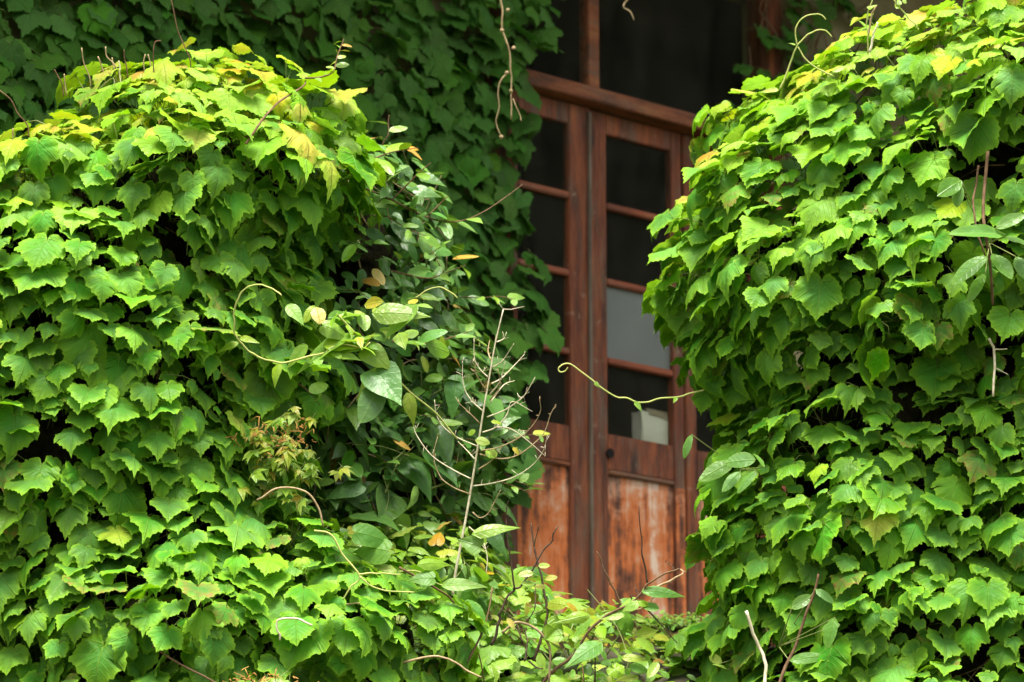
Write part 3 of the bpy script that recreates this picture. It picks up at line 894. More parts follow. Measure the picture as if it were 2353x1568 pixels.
def one_leaf(name, p, tip, parent, mat, temps, tint, nrm=None, wid=1.0, rnd=None):
    """a single blade from its stalk point p to its tip"""
    p = np.asarray(p, float); tip = np.asarray(tip, float)
    L = np.linalg.norm(tip - p)
    if nrm is None: nrm = np.array([rng.normal(0, .35), -.85 + rng.normal(0, .12), .42 + rng.normal(0, .15)])
    me = leaves_mesh(name, temps, p[None], np.asarray(nrm, float)[None], (tip - p)[None], np.array([L]), np.array([tint]), np.array([rng.uniform(0, .88) if rnd is None else rnd]), wid=np.array([wid]))
    return link_mesh(name, me, mat, parent)


def shoots(mass, n, seed, lmin, lmax, leaf, bias, tubes, acc, step=.035, tint=(.3, .2)):
    r = np.random.default_rng(seed)
    p, g = mass.sample(n * 40, .08, .03, seed)
    idx = r.permutation(len(p))[:n]
    for i in idx:
        d = unit(g[i] + bias + r.normal(0, .45, 3))
        L = r.uniform(lmin, lmax)
        sag = np.array([0, 0, -1]) * r.uniform(.0, .12)
        ts = np.linspace(0, 1, 5)
        pl = np.array([p[i] + d * L * t + sag * t * t + r.normal(0, .006, 3) for t in ts])
        tubes.add(pl, .003, .0012, 4, smooth=3)
        add_leaves_along(spline(pl, 4), leaf, step, r, acc, tint)


def add_leaves_along(pl, leaf, step, r, acc, tint, start=.15, up=.7):
    seg = np.linalg.norm(np.diff(pl, axis=0), axis=1); cum = np.concatenate([[0], np.cumsum(seg)])
    L = cum[-1]; s = L * start; side = 1
    while s < L + 1e-6:
        k = min(np.searchsorted(cum, s), len(pl) - 1); k = max(k, 1)
        q = pl[k - 1] + (pl[k] - pl[k - 1]) * ((s - cum[k - 1]) / max(seg[k - 1], 1e-6))
        d = unit(pl[k] - pl[k - 1])
        sd = unit(np.cross(d, np.array([0.2, -.5, .8]))) * side
        T = d * .55 + sd * r.uniform(.5, 1.0) + np.array([0, 0, -.1]) + r.normal(0, .2, 3)
        N = np.array([0, -.45, up]) + sd * -.2 + r.normal(0, .32, 3)
        acc.append((q, N, T, leaf * r.uniform(.6, 1.25), np.clip(tint[0] + tint[1] * (s / L) + r.normal(0, .1), 0, 1)))
        side *= -1; s += step * r.uniform(.6, 1.4)


evg = empty('evergreen_climber', at(850, 1300, 12.1))
tag(evg, 'dark glossy oval-leaved climber spilling right from behind the ivy mound', 'climber')
acc = []; tb = Tubes()
r = np.random.default_rng(5)
for dep, sp, num in ((0, .052, 40000), (.06, .056, 30000), (.12, .07, 20000)):
    p, g = ever.sample(num, sp, dep, 90 + int(dep * 100))
    N = unit(g * .5 + np.array([0, -.2, .55]) + r.normal(0, .4, p.shape)); T = g * .6 + np.array([.25, 0, -.35]) + r.normal(0, .5, p.shape)
    for q, a_, b_, gg in zip(p, N, T, g):
        low = q[2] < 4.25
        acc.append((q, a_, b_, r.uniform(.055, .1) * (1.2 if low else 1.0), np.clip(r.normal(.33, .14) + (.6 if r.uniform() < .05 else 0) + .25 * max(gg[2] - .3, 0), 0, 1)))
shoots(ever, 46, 15, .12, .3, .07, np.array([.5, -.3, .15]), tb, acc, tint=(.3, .35))
EXPL = [[(830, 430, 11.7), (890, 455, 11.75), (960, 490, 11.8), (1010, 508, 11.8), (1060, 508, 11.8), (1110, 488, 11.8), (1160, 455, 11.85), (1200, 425, 11.9)],
        [(890, 470, 11.75), (930, 430, 11.75), (965, 395, 11.75), (990, 375, 11.75)],
        [(985, 495, 11.8), (1010, 470, 11.8), (1030, 450, 11.8)],
        [(870, 615, 11.8), (930, 630, 11.8), (985, 640, 11.8), (1030, 625, 11.8), (1070, 610, 11.8)],
        [(800, 400, 11.7), (810, 330, 11.7), (815, 270, 11.7)],
        [(850, 370, 11.7), (900, 350, 11.7), (960, 340, 11.7)],
        [(700, 180, 11.3), (735, 178, 11.3), (765, 165, 11.3), (775, 130, 11.35), (790, 90, 11.4)],
        [(900, 785, 11.6), (980, 790, 11.65), (1040, 775, 11.7), (1085, 760, 11.75)],
        [(600, 890, 11.25), (640, 880, 11.3), (690, 885, 11.3), (735, 930, 11.35)]]
for i, e in enumerate(EXPL):
    pl = spline([at(*q) for q in e], 5)
    tb.add(pl, .0035, .0015, 5)
    q = pl if i not in (0,) else pl[:int(len(pl) * .72)]
    add_leaves_along(q, .088 if i not in (6,) else .035, .045 if i != 6 else .02, r, acc, (.32, .35) if i not in (4, 5, 6) else (.62, .35))
A = [np.array([a[i] for a in acc]) for i in range(5)]
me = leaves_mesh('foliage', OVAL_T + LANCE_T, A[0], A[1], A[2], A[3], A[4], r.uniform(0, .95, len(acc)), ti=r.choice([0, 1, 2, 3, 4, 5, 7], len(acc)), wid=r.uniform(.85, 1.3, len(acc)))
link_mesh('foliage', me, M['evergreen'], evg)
tb.each('stem', M['twig_brown'], evg)
twigs_in(ever, evg, 90, .05, 33, 'twig_tan')
core('dark_core', ever, evg, .14)

# larger soft-leaved vine low in the shade between mound and door
sv = empty('shade_vine', at(980, 1350, 11.9))
tag(sv, 'long-leaved green vine in the shade beneath the oval-leaved climber, left of the bare sapling', 'vine')
low = Mass([(880, 1000, 12.0, .28, .22, .3), (980, 1180, 12.0, .24, .22, .24), (1010, 860, 12.2, .14, .2, .2), (760, 1150, 11.85, .25, .2, .2)], seed=44, amp=(.04, .02))
r = np.random.default_rng(17)
p1, g1 = low.sample(30000, .10, 0, 4); p2, g2 = low.sample(30000, .10, .08, 5)
p = np.vstack([p1, p2]); g = np.vstack([g1, g2])
N = unit(g * .5 + np.array([0, -.1, .65]) + r.normal(0, .35, p.shape)); T = g * .6 + np.array([.2, 0, -.55]) + r.normal(0, .5, p.shape)
me = leaves_mesh('foliage', HEART_T + LANCE_T, p, N, T, np.clip(r.normal(.125, .03, len(p)), .06, .19), np.clip(r.normal(.3, .14, len(p)), 0, .9), r.uniform(0, .9, len(p)))
link_mesh('foliage', me, M['evergreen'], sv)
twigs_in(low, sv, 40, .02, 36, 'petiole')

# ------------------------------------------------------------------ undergrowth at the foot of the door
und = empty('undergrowth', at(1150, 1600, 11.7))
tag(und, 'mixed low leafy plants and creepers at the foot of the red door', 'undergrowth', kind='stuff')
r = np.random.default_rng(23)
P_, N_, T_, S_, C_, I_ = [], [], [], [], [], []
for dep, sp, num in ((-.04, .046, 60000), (.01, .046, 60000), (.07, .065, 30000)):
    p, g = under.sample(num, sp, dep, 120 + int(dep * 100))
    P_.append(p); N_.append(unit(g * .5 + np.array([0, -.3, .6]) + r.normal(0, .4, p.shape))); T_.append(g * .7 + np.array([.05, 0, -.3]) + r.normal(0, .55, p.shape))
    S_.append(np.clip(r.gamma(6, .011, len(p)), .03, .12) * np.where(p[:, 0] > .1, .72, 1)); C_.append(np.clip(r.normal(.5, .17, len(p)) + .2 * np.clip(g[:, 2], 0, 1), 0, 1))
P_, N_, T_, S_, C_ = map(np.concatenate, (P_, N_, T_, S_, C_))
mixt = HEART_T + LANCE_T + OVAL_T[:3] + IVY_T[:3]
me = leaves_mesh('foliage', mixt, P_, N_, T_, S_, C_, r.uniform(0, 1, len(P_)), ti=r.choice(len(mixt), len(P_)))
o = link_mesh('foliage', me, M['fresh'], und)
acc = []; tb = Tubes()
shoots(under, 90, 91, .07, .2, .05, np.array([.05, -.25, 1.1]), tb, acc, step=.022, tint=(.5, .35))
A = [np.array([a[i] for a in acc]) for i in range(5)]
link_mesh('shoot_foliage', leaves_mesh('shoot_foliage', LANCE_T + OVAL_T, *A[:4], A[4], r.uniform(0, .95, len(acc)), wid=r.uniform(.9, 1.4, len(acc))), M['fresh'], und)
tb.build('shoot', M['petiole'], und)
twigs_in(under, und, 110, .0, 37, 'petiole')
core('dark_core', under, und, .14)

# tiny weeds on the mossy step
wd = Tubes(); acc = []
for _ in range(700):
    b_ = lw0 + (lw1 - lw0) * r.uniform(0, 1) + np.array([0, r.uniform(-.12, .12), -.015])
    tip = b_ + np.array([r.normal(0, .03), r.normal(0, .03), r.uniform(.015, .06)])
    wd.add([b_, (b_ + tip) / 2 + r.normal(0, .004, 3), tip], .0012, .0008, 3)
    for k in range(3):
        acc.append((tip - np.array([0, 0, .01 * k]), np.array([r.normal(0, .4), -.4, .8]), r.normal(0, 1, 3) * np.array([1, 1, .3]), r.uniform(.015, .04), r.uniform(.3, .8)))
A = [np.array([a[i] for a in acc]) for i in range(5)]
weeds = empty('weeds', H - INW * .3)
tag(weeds, 'tiny weeds sprouting along the top of the mossy low wall', 'weeds', kind='stuff')
link_mesh('foliage', leaves_mesh('foliage', OVAL_T, *A[:4], A[4], r.uniform(0, 1, len(acc))), M['fresh'], weeds)
wd.build('stem', M['petiole'], weeds)

# ------------------------------------------------------------------ single stems, twigs and vines
ALL = (left, right, ever, under, low)


def near(px, py, gap=.12, masses=ALL, default=11.6):
    return min([m.depth_at(px, py, default) for m in masses]) - gap


def path(pts, gap=.12, d=None, masses=ALL, f=None, default=11.6, dsm=True):
    """pixel path -> world path just in front of the plants (or at depth d)"""
    pts = [f(*q) if f else q for q in pts]
    if d is None:
        ds = np.array([near(x, y, gap, masses, default) for x, y in pts])
        if dsm and len(ds) > 2:
            ds = np.convolve(np.pad(ds, 1, mode='edge'), [.25, .5, .25], 'valid')
    elif np.isscalar(d): ds = np.full(len(pts), d)
    else: ds = np.linspace(d[0], d[1], len(pts))
    return np.array([at(x, y, k) for (x, y), k in zip(pts, ds)])


z8 = lambda x, y: (898.4 + x * .4167, 694.2 + y * .4167)
z4 = lambda x, y: (1127 + x * .29166, 1110.7 + y * .29166)
z6 = lambda x, y: (571.7 + x * .5, 784 + y * .5)
z5 = lambda x, y: (x * .5, 784 + y * .5)
z1 = lambda x, y: (x * .5, y * .5)
z2 = lambda x, y: (571.7 + x * .5, y * .5)
z3 = lambda x, y: (1127 + x * .3229, 784 + y * .3229)
zc = lambda x, y: (1715 + x * .2083, y * .2083)
zR = lambda x, y: (1569 + x * .5, 784 + y * .5)
zU = lambda x, y: (1569 + x * .5, y * .5)
zT = lambda x, y: (490 + x * .3646, 612.5 + y * .3646)       # 600..1300 crop

# bare sapling
sap = empty('bare_sapling', at(*z8(345, 1600), 11.45))
tag(sap, 'leafless pale sapling with upcurved bare branches in front of the red door', 'sapling')
SD = 11.35
tb = Tubes()
tr_pts = [(340, 1620), (355, 1500), (385, 1340), (410, 1210), (440, 1040), (480, 790), (510, 600), (540, 430), (575, 230), (620, 40)]
tb.add(path(tr_pts, d=(SD, SD + .05), f=z8), .0052, .002, 7, smooth=5)
tb.add(path([(620, 40), (600, 15), (590, -10)], d=SD + .05, f=z8), .0015, .0008, 4)
tb.add(path([(620, 40), (660, 42), (735, 25)], d=SD + .05, f=z8), .002, .001, 4)
tb.build('trunk', M['twig_pale'], sap)
BR = [[(440, 975), (350, 930), (240, 860), (170, 780), (125, 690), (120, 550)], [(435, 1060), (340, 1020), (270, 960), (235, 850), (258, 740)],
      [(475, 795), (370, 750), (290, 690), (250, 620), (240, 540)], [(505, 600), (450, 550), (410, 490), (395, 420), (395, 325)], [(535, 415), (490, 370), (460, 310), (458, 200)],
      [(550, 320), (535, 270), (545, 210)], [(490, 670), (420, 600), (375, 560)], [(460, 865), (420, 820), (370, 770)], [(525, 490), (470, 400), (455, 340)],
      [(455, 1015), (560, 1000), (680, 965), (780, 900), (840, 820), (862, 735)], [(480, 925), (560, 870), (610, 800)],
      [(490, 840), (600, 865), (700, 845), (800, 770), (850, 710), (880, 620), (910, 565)], [(500, 820), (600, 800), (720, 740), (790, 670), (825, 600), (820, 545)],
      [(505, 720), (580, 690), (640, 620), (670, 550), (780, 605)], [(530, 635), (620, 600), (690, 555), (740, 510), (795, 415)], [(580, 690), (660, 700), (760, 770), (850, 850)],
      [(555, 450), (610, 420), (680, 350), (735, 290)], [(560, 360), (610, 330), (640, 290), (665, 250)], [(545, 510), (600, 440), (630, 330)], [(545, 560), (620, 460), (680, 435)],
      [(585, 220), (610, 210), (630, 195)], [(450, 1160), (490, 1190), (540, 1160), (605, 1035)], [(430, 1240), (500, 1310), (530, 1400), (525, 1500)], [(545, 540), (600, 470), (590, 370)]]
rb = np.random.default_rng(9)
for bpts in BR:
    tb = Tubes()
    dd = rb.uniform(-.12, .12)
    pl = tb.add(path(bpts, d=(SD + .02, SD + .02 + dd), f=z8), .0026, .0010, 5, smooth=5)
    for _ in range(int(len(pl) * .45)):               # short spurs
        k = rb.integers(2, len(pl))
        dr = unit(rb.normal(0, 1, 3) + np.array([.25, 0, .6]))
        tb.add([pl[k], pl[k] + dr * rb.uniform(.006, .03)], .0011, .0006, 3)
    tb.build('branch', M['twig_pale'] if rb.uniform() < .6 else M['twig_tan'], sap)
for (x, y, dx, dy, L, t) in ((575, 650, 40, -15, 1, .85), (500, 765, 60, 10, 1, .85), (560, 820, 30, -70, 1, .7), (445, 712, -35, 5, 1, .8), (565, 830, 20, 30, 1, .82), (690, 815, 30, 25, 1, .97)):
    a = z8(x - dx * .6, y - dy * .6); b2 = z8(x + dx * .7, y + dy * .7)
    one_leaf('leaf', at(*a, SD - .02), at(*b2, SD - .03), sap, M['fresh'], OVAL_T, t, wid=1.5)

# dark bare twigs and the leafy shrub they belong to
shr = empty('twiggy_shrub', at(1250, 1560, 11.5))
tag(shr, 'dark bare-twigged shrub with a few yellow-green oval leaves, low before the door', 'shrub')
DS = 11.12
for pts, r0, mt in (([(0, 1280), (60, 1130), (80, 1020), (120, 910), (190, 840), (240, 810), (320, 700), (400, 560), (470, 470), (525, 340)], .0042, 'twig_dark'),
                    ([(190, 840), (165, 650), (130, 400), (125, 220), (140, 140)], .0028, 'twig_dark'),
                    ([(340, 1400), (410, 1190), (450, 1020), (420, 850), (400, 720), (370, 620), (345, 500), (320, 310)], .0042, 'twig_dark'),
                    ([(345, 490), (360, 420), (385, 320)], .002, 'twig_brown'), ([(350, 990), (355, 880), (350, 790)], .002, 'twig_dark'), ([(280, 1090), (320, 1040), (355, 985)], .002, 'twig_dark'),
                    ([(400, 1600), (470, 1500), (600, 1400), (680, 1320), (750, 1200), (850, 1090), (960, 1020), (1100, 950), (1200, 850), (1240, 790), (1370, 720), (1490, 675)], .005, 'twig_brown'),
                    ([(1240, 790), (1200, 600), (1185, 430), (1165, 180)], .003, 'twig_dark'), ([(1040, 990), (980, 850), (900, 690), (835, 540)], .003, 'twig_brown'),
                    ([(1190, 870), (1350, 800), (1450, 750), (1520, 705), (1490, 675)], .0035, 'twig_tan'), ([(1060, 1010), (1180, 990), (1240, 940), (1300, 890)], .0028, 'twig_tan'),
                    ([(1130, 930), (1110, 890), (1095, 870)], .0015, 'twig_dark'), ([(1170, 880), (1150, 850), (1135, 810)], .0015, 'twig_dark'), ([(1450, 680), (1420, 650), (1390, 620)], .0015, 'twig_dark'),
                    ([(255, 1260), (220, 1150), (190, 1080), (110, 1010)], .0028, 'twig_dark'), ([(265, 1400), (285, 1280), (280, 1150)], .003, 'twig_dark'),
                    ([(300, 1400), (360, 1450), (420, 1460)], .003, 'twig_dark'), ([(735, 1600), (730, 1430)], .003, 'twig_brown'), ([(825, 1600), (822, 1450), (820, 1330)], .003, 'twig_dark'),
                    ([(1240, 1000), (1350, 1120), (1470, 1260)], .0025, 'twig_dark')):
    t2 = Tubes()
    pl = t2.add(path(pts, d=(DS, DS + rb.uniform(-.05, .1)), f=z4), r0 * 1.2, r0 * .55, 6, smooth=5, wob=.002)
    for _ in range(len(pl) // 2):
        k = rb.integers(2, len(pl)); dr = unit(rb.normal(0, 1, 3))
        t2.add([pl[k], pl[k] + dr * rb.uniform(.004, .013)], .0016, .0008, 4)
    t2.build('twig', M[mt], shr)
for pts in ([(690, 1040), (850, 1130), (940, 1200), (980, 1330), (1050, 1420), (1085, 1580)], [(965, 1300), (970, 1430), (965, 1580)], [(1000, 1480), (1080, 1320), (1120, 1130)], [(600, 1470), (680, 1580)]):
    t2 = Tubes(); t2.add(path(pts, d=(11.0, 11.15), f=z6), .0042, .002, 6, smooth=5, wob=.002); t2.build('twig', M['twig_brown'], shr)
for (x0, y0, x1, y1, t, wd_, T_) in ((340, 710, 245, 680, .86, 1.2, OVAL_T), (375, 650, 410, 605, .85, 1.3, OVAL_T), (425, 750, 500, 715, .95, 1.1, OVAL_T), (350, 810, 395, 785, .95, 1.1, OVAL_T), (335, 790, 285, 765, .8, 1.2, OVAL_T),
                                     (600, 965, 440, 840, .86, 1.35, OVAL_T), (600, 945, 695, 925, .98, .9, OVAL_T), (790, 1040, 540, 1095, .74, .8, LANCE_T), (560, 1200, 440, 1150, .72, 1.3, HEART_T), (450, 1110, 605, 1170, .68, 1.5, HEART_T),
                                     (1060, 1040, 860, 970, .74, .9, LANCE_T), (660, 1270, 920, 1235, .66, 1.0, LANCE_T), (880, 1260, 620, 1480, .36, 1.0, LANCE_T), (1150, 930, 1010, 900, .75, 1.2, HEART_T), (1140, 940, 1250, 890, .72, 1.0, LANCE_T),
                                     (1190, 850, 1500, 800, .4, .7, LANCE_T), (1330, 990, 1240, 930, .42, 1.4, OVAL_T), (1290, 1330, 1280, 1180, .72, 1.5, OVAL_T), (1030, 1375, 1215, 1330, .82, .8, LANCE_T), (1320, 1410, 1230, 1550, .75, 1.0, OVAL_T),
                                     (1170, 1530, 1020, 1480, .85, .8, LANCE_T), (1090, 1440, 1260, 1390, .4, 1.1, LANCE_T), (130, 1060, 190, 1130, .97, .9, OVAL_T), (290, 960, 330, 1000, .93, 1.1, OVAL_T)):
    one_leaf('leaf', at(*z4(x0, y0), DS - .03), at(*z4(x1, y1), DS - .06), shr, M['fresh'], T_, t, wid=wd_)

# arching dead stems lying on the undergrowth
def stick(name, label, cat, paths, mat, group=None, knobs=()):
    pl0 = paths[0][0]
    root = empty(name, pl0[0])
    tag(root, label, cat, group)
    for i, (pl, r0, r1) in enumerate(paths):
        t2 = Tubes(); q = t2.add(pl, r0, r1, 6, smooth=5, wob=.0015)
        for kx in (knobs if i == 0 else ()): t2.knob(kx, r0 * 1.9)
        t2.build('stem' if i == 0 else 'side_twig', M[mat], root)
    return root


stick('dead_vine', 'pale dry stem arching down over the leaves, low before the doorstep', 'dead vine', [(path([(90, 1180), (200, 1100), (330, 1130), (420, 1210), (470, 1320), (460, 1580)], d=11.1, f=z4), .0045, .004)], 'twig_tan')
stick('dead_vine', 'whitish arching stem across the ivy just left of the bare sapling foot', 'dead vine', [(path([(1180, 730), (1290, 675), (1400, 690), (1460, 760), (1485, 850)], d=10.75, f=z5), .003, .003)], 'twig_tan')
stick('dead_vine', 'thin bleached horizontal stem over the lower ivy left of the dark shrub', 'dead vine', [(path([(300, 1220), (430, 1210), (550, 1210), (640, 1270)], d=10.85, f=z6), .003, .002)], 'twig_tan')
stick('dead_vine', 'tan stem bowed along the bottom edge among green leaves', 'dead vine', [(path([(700, 1480), (830, 1450), (920, 1460), (1000, 1510), (1070, 1545)], d=10.9, f=z6), .004, .003)], 'twig_tan')
stick('dead_stick', 'short white bent stick lying on the lower left ivy', 'stick', [(path([(1430, 1310), (1350, 1275), (1275, 1285), (1280, 1330), (1288, 1375)], gap=.12, f=z5), .0032, .003)], 'twig_pale')
stick('dead_stick', 'pale upright stick among ivy at the far right with two short side twigs', 'stick',
      [(path([(1405, -10), (1430, 40), (1432, 130), (1425, 255)], gap=.12, f=zR), .005, .004), (path([(1430, 40), (1455, 38), (1490, 35)], gap=.12, f=zR), .003, .002), (path([(1430, 120), (1460, 135), (1495, 155)], gap=.12, f=zR), .002, .001)], 'twig_pale')
stick('dead_stick', 'bleached white stick slanting out of the right ivy at the bottom edge', 'stick', [(path([(290, 1240), (320, 1340), (360, 1420), (380, 1490), (376, 1600)], gap=.1, f=zR), .0055, .006)], 'twig_pale')
stick('woody_vine', 'brown woody stem rising diagonally through the lower right ivy', 'vine', [(path([(625, 1070), (600, 1170), (560, 1270), (520, 1400), (480, 1480), (435, 1600)], gap=.12, f=zR), .004, .006)], 'twig_brown')
stick('woody_vine', 'grey woody stem with a thin twin hanging under the upper right ivy', 'vine', [(path([(1400, 700), (1388, 840), (1380, 960), (1388, 1060), (1410, 1200), (1425, 1400)], gap=.07, f=zU), .006, .005), (path([(1360, 760), (1345, 860), (1335, 930), (1352, 1060), (1390, 1180)], gap=.07, f=zU), .004, .003)], 'twig_brown')
stick('brown_vine', 'brown wiry vine running over the top right of the rounded ivy mound', 'vine', [(path([(1130, 660), (1200, 560), (1280, 470), (1390, 400), (1405, 370)], gap=.12, f=z1), .004, .003)], 'twig_brown')
stick('brown_vine', 'thin brown twig crossing the ivy at the bottom left edge', 'vine', [(path([(700, 1400), (800, 1470), (900, 1520), (1000, 1575)], gap=.12, f=z5), .003, .003)], 'twig_brown')

# dry shoots on the crest of the left mound
for pts, mt in (([(785, -10), (800, 60), (820, 150), (870, 265)], 'twig_brown'), ([(375, 220), (385, 290), (410, 350)], 'twig_tan'), ([(485, 215), (490, 260), (520, 290), (545, 335)], 'twig_tan'), ([(450, 260), (465, 300), (480, 350)], 'twig_tan'),
                ([(515, 265), (520, 300), (530, 340)], 'twig_tan'), ([(740, 188), (712, 196), (705, 250), (706, 315)], 'twig_brown'), ([(668, 250), (660, 290)], 'twig_tan'), ([(680, 250), (690, 290)], 'twig_tan'),
                ([(-10, 410), (50, 460), (80, 520), (125, 575)], 'twig_brown'), ([(250, 320), (265, 350), (285, 385)], 'twig_brown'), ([(570, 230), (572, 270), (580, 300)], 'twig_brown'), ([(440, 430), (470, 395), (520, 360)], 'twig_pale'),
                ([(545, 280), (552, 310), (550, 340)], 'twig_pale'), ([(295, 340), (298, 380)], 'twig_tan'), ([(60, 590), (58, 630)], 'twig_tan')):
    pts = [z1(*q) for q in pts]
    dep = near(pts[-1][0], pts[-1][1] + 25, .0, (left,), 11.4) + .03
    t2 = Tubes(); t2.add(path(pts + [(pts[-1][0] + 4, pts[-1][1] + 30)], d=dep), .0022, .0022, 5, smooth=4); t2.build('dry_shoot', M[mt], ivy_l)

# hanging dead vine before the transom
hd = 12.6
hv = [path([(1150, -40), (1155, 0), (1165, 60), (1165, 140), (1195, 220), (1205, 330), (1205, 420), (1208, 550)], d=hd, f=z2), path([(1195, 330), (1160, 370), (1145, 420), (1150, 500), (1135, 560), (1160, 630)], d=hd, f=z2), path([(1210, 450), (1240, 520), (1255, 560)], d=hd, f=z2)]
stick('dead_vine', 'knotted bare vine hanging down beside the transom window', 'vine', [(hv[0], .0045, .003), (hv[1], .0035, .0022), (hv[2], .0024, .0015)], 'twig_tan',
      knobs=[at(*z2(*q), hd) for q in ((1190, 47), (1165, 140), (1216, 222), (1186, 336), (1160, 630), (1206, 420))])
stick('dead_vine', 'small curled dry tendril dangling before the upper dark pane', 'vine', [(path([(1444, -20), (1441, 0), (1432, 16), (1448, 27), (1457, 47)], d=13.2), .004, .002)], 'twig_tan')

# green tendril reaching across the door
tv = stick('tendril_vine', 'thin yellow-green tendril looping from the right ivy across the door', 'vine',
           [(path([(550, 190), (530, 215), (495, 220), (485, 195), (520, 165), (570, 165), (640, 215), (720, 275), (800, 340), (900, 400), (970, 405), (1040, 435), (1120, 435), (1200, 410), (1340, 398), (1430, 370), (1520, 350)], d=(11.6, 11.65), f=z3), .0022, .003)], 'vine_green')
for a, b2 in (((740, 290), (775, 325)), ((1025, 430), (1080, 485)), ((1325, 400), (1300, 445))):
    one_leaf('leaf', at(*z3(*a), 11.58), at(*z3(*b2), 11.56), tv, M['fresh'], LANCE_T, .75)

# curling tendrils on the crest of the right bank
cd = near(1900, 230, .02, (right,), 11.7)
ct = stick('tendril_vine', 'three-armed yellow-green curling tendril standing on the right ivy crest', 'vine',
           [(path([(365, 990), (430, 850), (500, 660), (555, 520), (620, 440), (700, 370), (800, 332), (880, 345), (945, 410)], d=cd, f=zc), .0032, .002),
            (path([(560, 500), (545, 420), (545, 320), (590, 230), (670, 175), (780, 160), (840, 175), (875, 220)], d=cd, f=zc), .0026, .002),
            (path([(570, 520), (640, 640), (740, 730), (850, 790), (970, 850)], d=cd, f=zc), .0024, .0028)], 'vine_green')
for a, b2, t in (((545, 500), (505, 430), .8), ((360, 995), (165, 945), .85), ((950, 800), (1060, 590), .75)):
    one_leaf('leaf', at(*zc(*a), cd - .01), at(*zc(*b2), cd - .02), ct, M['fresh'], LANCE_T, t, wid=.8)
ct = stick('tendril_vine', 'upright leafy green shoot beside two bleached twigs on the right ivy crest', 'vine',
           [(path([(1345, 600), (1330, 380), (1330, 200), (1370, 60), (1395, -20)], d=cd, f=zc), .0026, .002)], 'vine_green')
for a, b2, t in (((1335, 330), (1250, 235), .8), ((1330, 310), (1300, 195), .78), ((1350, 110), (1400, 10), .75), ((1345, 100), (1365, -30), .8), ((1300, 610), (1165, 515), .78)):
    one_leaf('leaf', at(*zc(*a), cd - .01), at(*zc(*b2), cd - .02), ct, M['fresh'], LANCE_T, t)
stick('dead_stick', 'bleached twig sticking up behind the leafy shoot on the right ivy crest', 'stick', [(path([(1345, 400), (1370, 250), (1390, 150), (1435, 60)], d=cd + .03, f=zc), .004, .003)], 'twig_tan')
stick('dead_stick', 'short white twig standing right of the leafy shoot on the right ivy crest', 'stick', [(path([(1365, 580), (1385, 450), (1405, 380), (1447, 245)], d=cd - .02, f=zc), .0045, .003)], 'twig_pale')
ct = stick('tendril_vine', 'leaning green shoot with pale leaflets near the top right corner', 'vine', [(path([(1900, 330), (1855, 265), (1760, 170), (1660, 50), (1620, -20)], d=cd, f=zc), .003, .002)], 'vine_green')
for a, b2, t in (((1690, 95), (1640, 10), .8), ((1700, 60), (1690, -40), .75), ((1740, 40), (1790, -40), .8)):
    one_leaf('leaf', at(*zc(*a), cd - .01), at(*zc(*b2), cd - .02), ct, M['fresh'], LANCE_T, t, wid=1.2)

# lime twining vine before the evergreen
lv_d = 11.0
lv = stick('twining_vine', 'lime green twining vine with bright heart-shaped leaves before the dark climber', 'vine',
           [(path([(430, 185), (380, 145), (300, 120), (230, 125), (175, 170), (140, 250), (130, 340), (140, 440), (180, 490), (250, 550), (330, 590), (440, 605), (560, 580), (700, 545)], d=(10.85, 11.0), f=zT), .0024, .0032),
            (path([(780, 300), (900, 430), (980, 530), (1090, 640), (1240, 790), (1390, 915), (1540, 1090)], d=(11.0, 11.25), f=zT), .0032, .003),
            (path([(700, 545), (800, 500), (940, 510), (990, 480)], d=11.0, f=zT), .003, .0025),
            (path([(1540, 205), (1500, 165), (1420, 130), (1350, 150), (1270, 200)], d=11.5, f=zT), .0022, .002)], 'vine_green')
for (x0, y0, x1, y1, t, w_, T_) in ((880, 425, 480, 455, .7, .7, LANCE_T), (690, 490, 890, 415, .74, .9, LANCE_T), (690, 545, 905, 535, .74, .7, LANCE_T), (590, 490, 460, 560, .74, .8, LANCE_T), (955, 515, 1110, 570, .77, 1.2, HEART_T),
                                     (1080, 650, 895, 735, .8, 1.0, LANCE_T), (1220, 795, 1340, 890, .82, .9, LANCE_T), (975, 470, 780, 300, .6, .7, LANCE_T), (690, 370, 820, 330, .58, 1.1, HEART_T), (1290, 240, 1040, 330, .68, .8, LANCE_T),
                                     (930, 480, 830, 440, .7, 1.0, HEART_T), (160, 480, 90, 405, .8, .7, LANCE_T), (165, 450, 180, 390, .8, .6, LANCE_T), (420, 605, 330, 570, .8, .9, LANCE_T), (465, 240, 560, 310, .6, .9, LANCE_T), (650, 255, 660, 190, .97, 1.6, OVAL_T), (640, 245, 580, 250, .8, 1.1, OVAL_T), (955, 245, 1045, 205, .96, 1.2, OVAL_T),
                                     (1020, 660, 1180, 880, .3, 1.3, HEART_T), (1050, 740, 930, 980, .25, 1.3, OVAL_T), (1000, 300, 1290, 250, .7, .8, LANCE_T), (1340, 490, 1465, 420, .5, 1.5, OVAL_T), (1290, 470, 1290, 320, .36, 1.3, OVAL_T)):
    one_leaf('leaf', at(*zT(x0, y0), lv_d + .02), at(*zT(x1, y1), lv_d - .04), lv, M['fresh'] if t > .45 else M['evergreen'], T_, t, wid=w_ * (1.3 if T_ is LANCE_T else 1.0))
acc = []
r = np.random.default_rng(77)
for pl in (path([(560, 580), (700, 545), (800, 500), (940, 510), (990, 480)], d=11.02, f=zT), path([(690, 330), (800, 320), (950, 300), (1150, 270), (1300, 240)], d=11.1, f=zT), path([(780, 300), (900, 430), (980, 530)], d=11.02, f=zT), path([(1010, 430), (1120, 400), (1250, 470), (1350, 480), (1460, 460)], d=11.12, f=zT)):
    add_leaves_along(spline(pl, 5), .072, .022, r, acc, (.62, .2), start=0.0)
A = [np.array([a[i] for a in acc]) for i in range(5)]
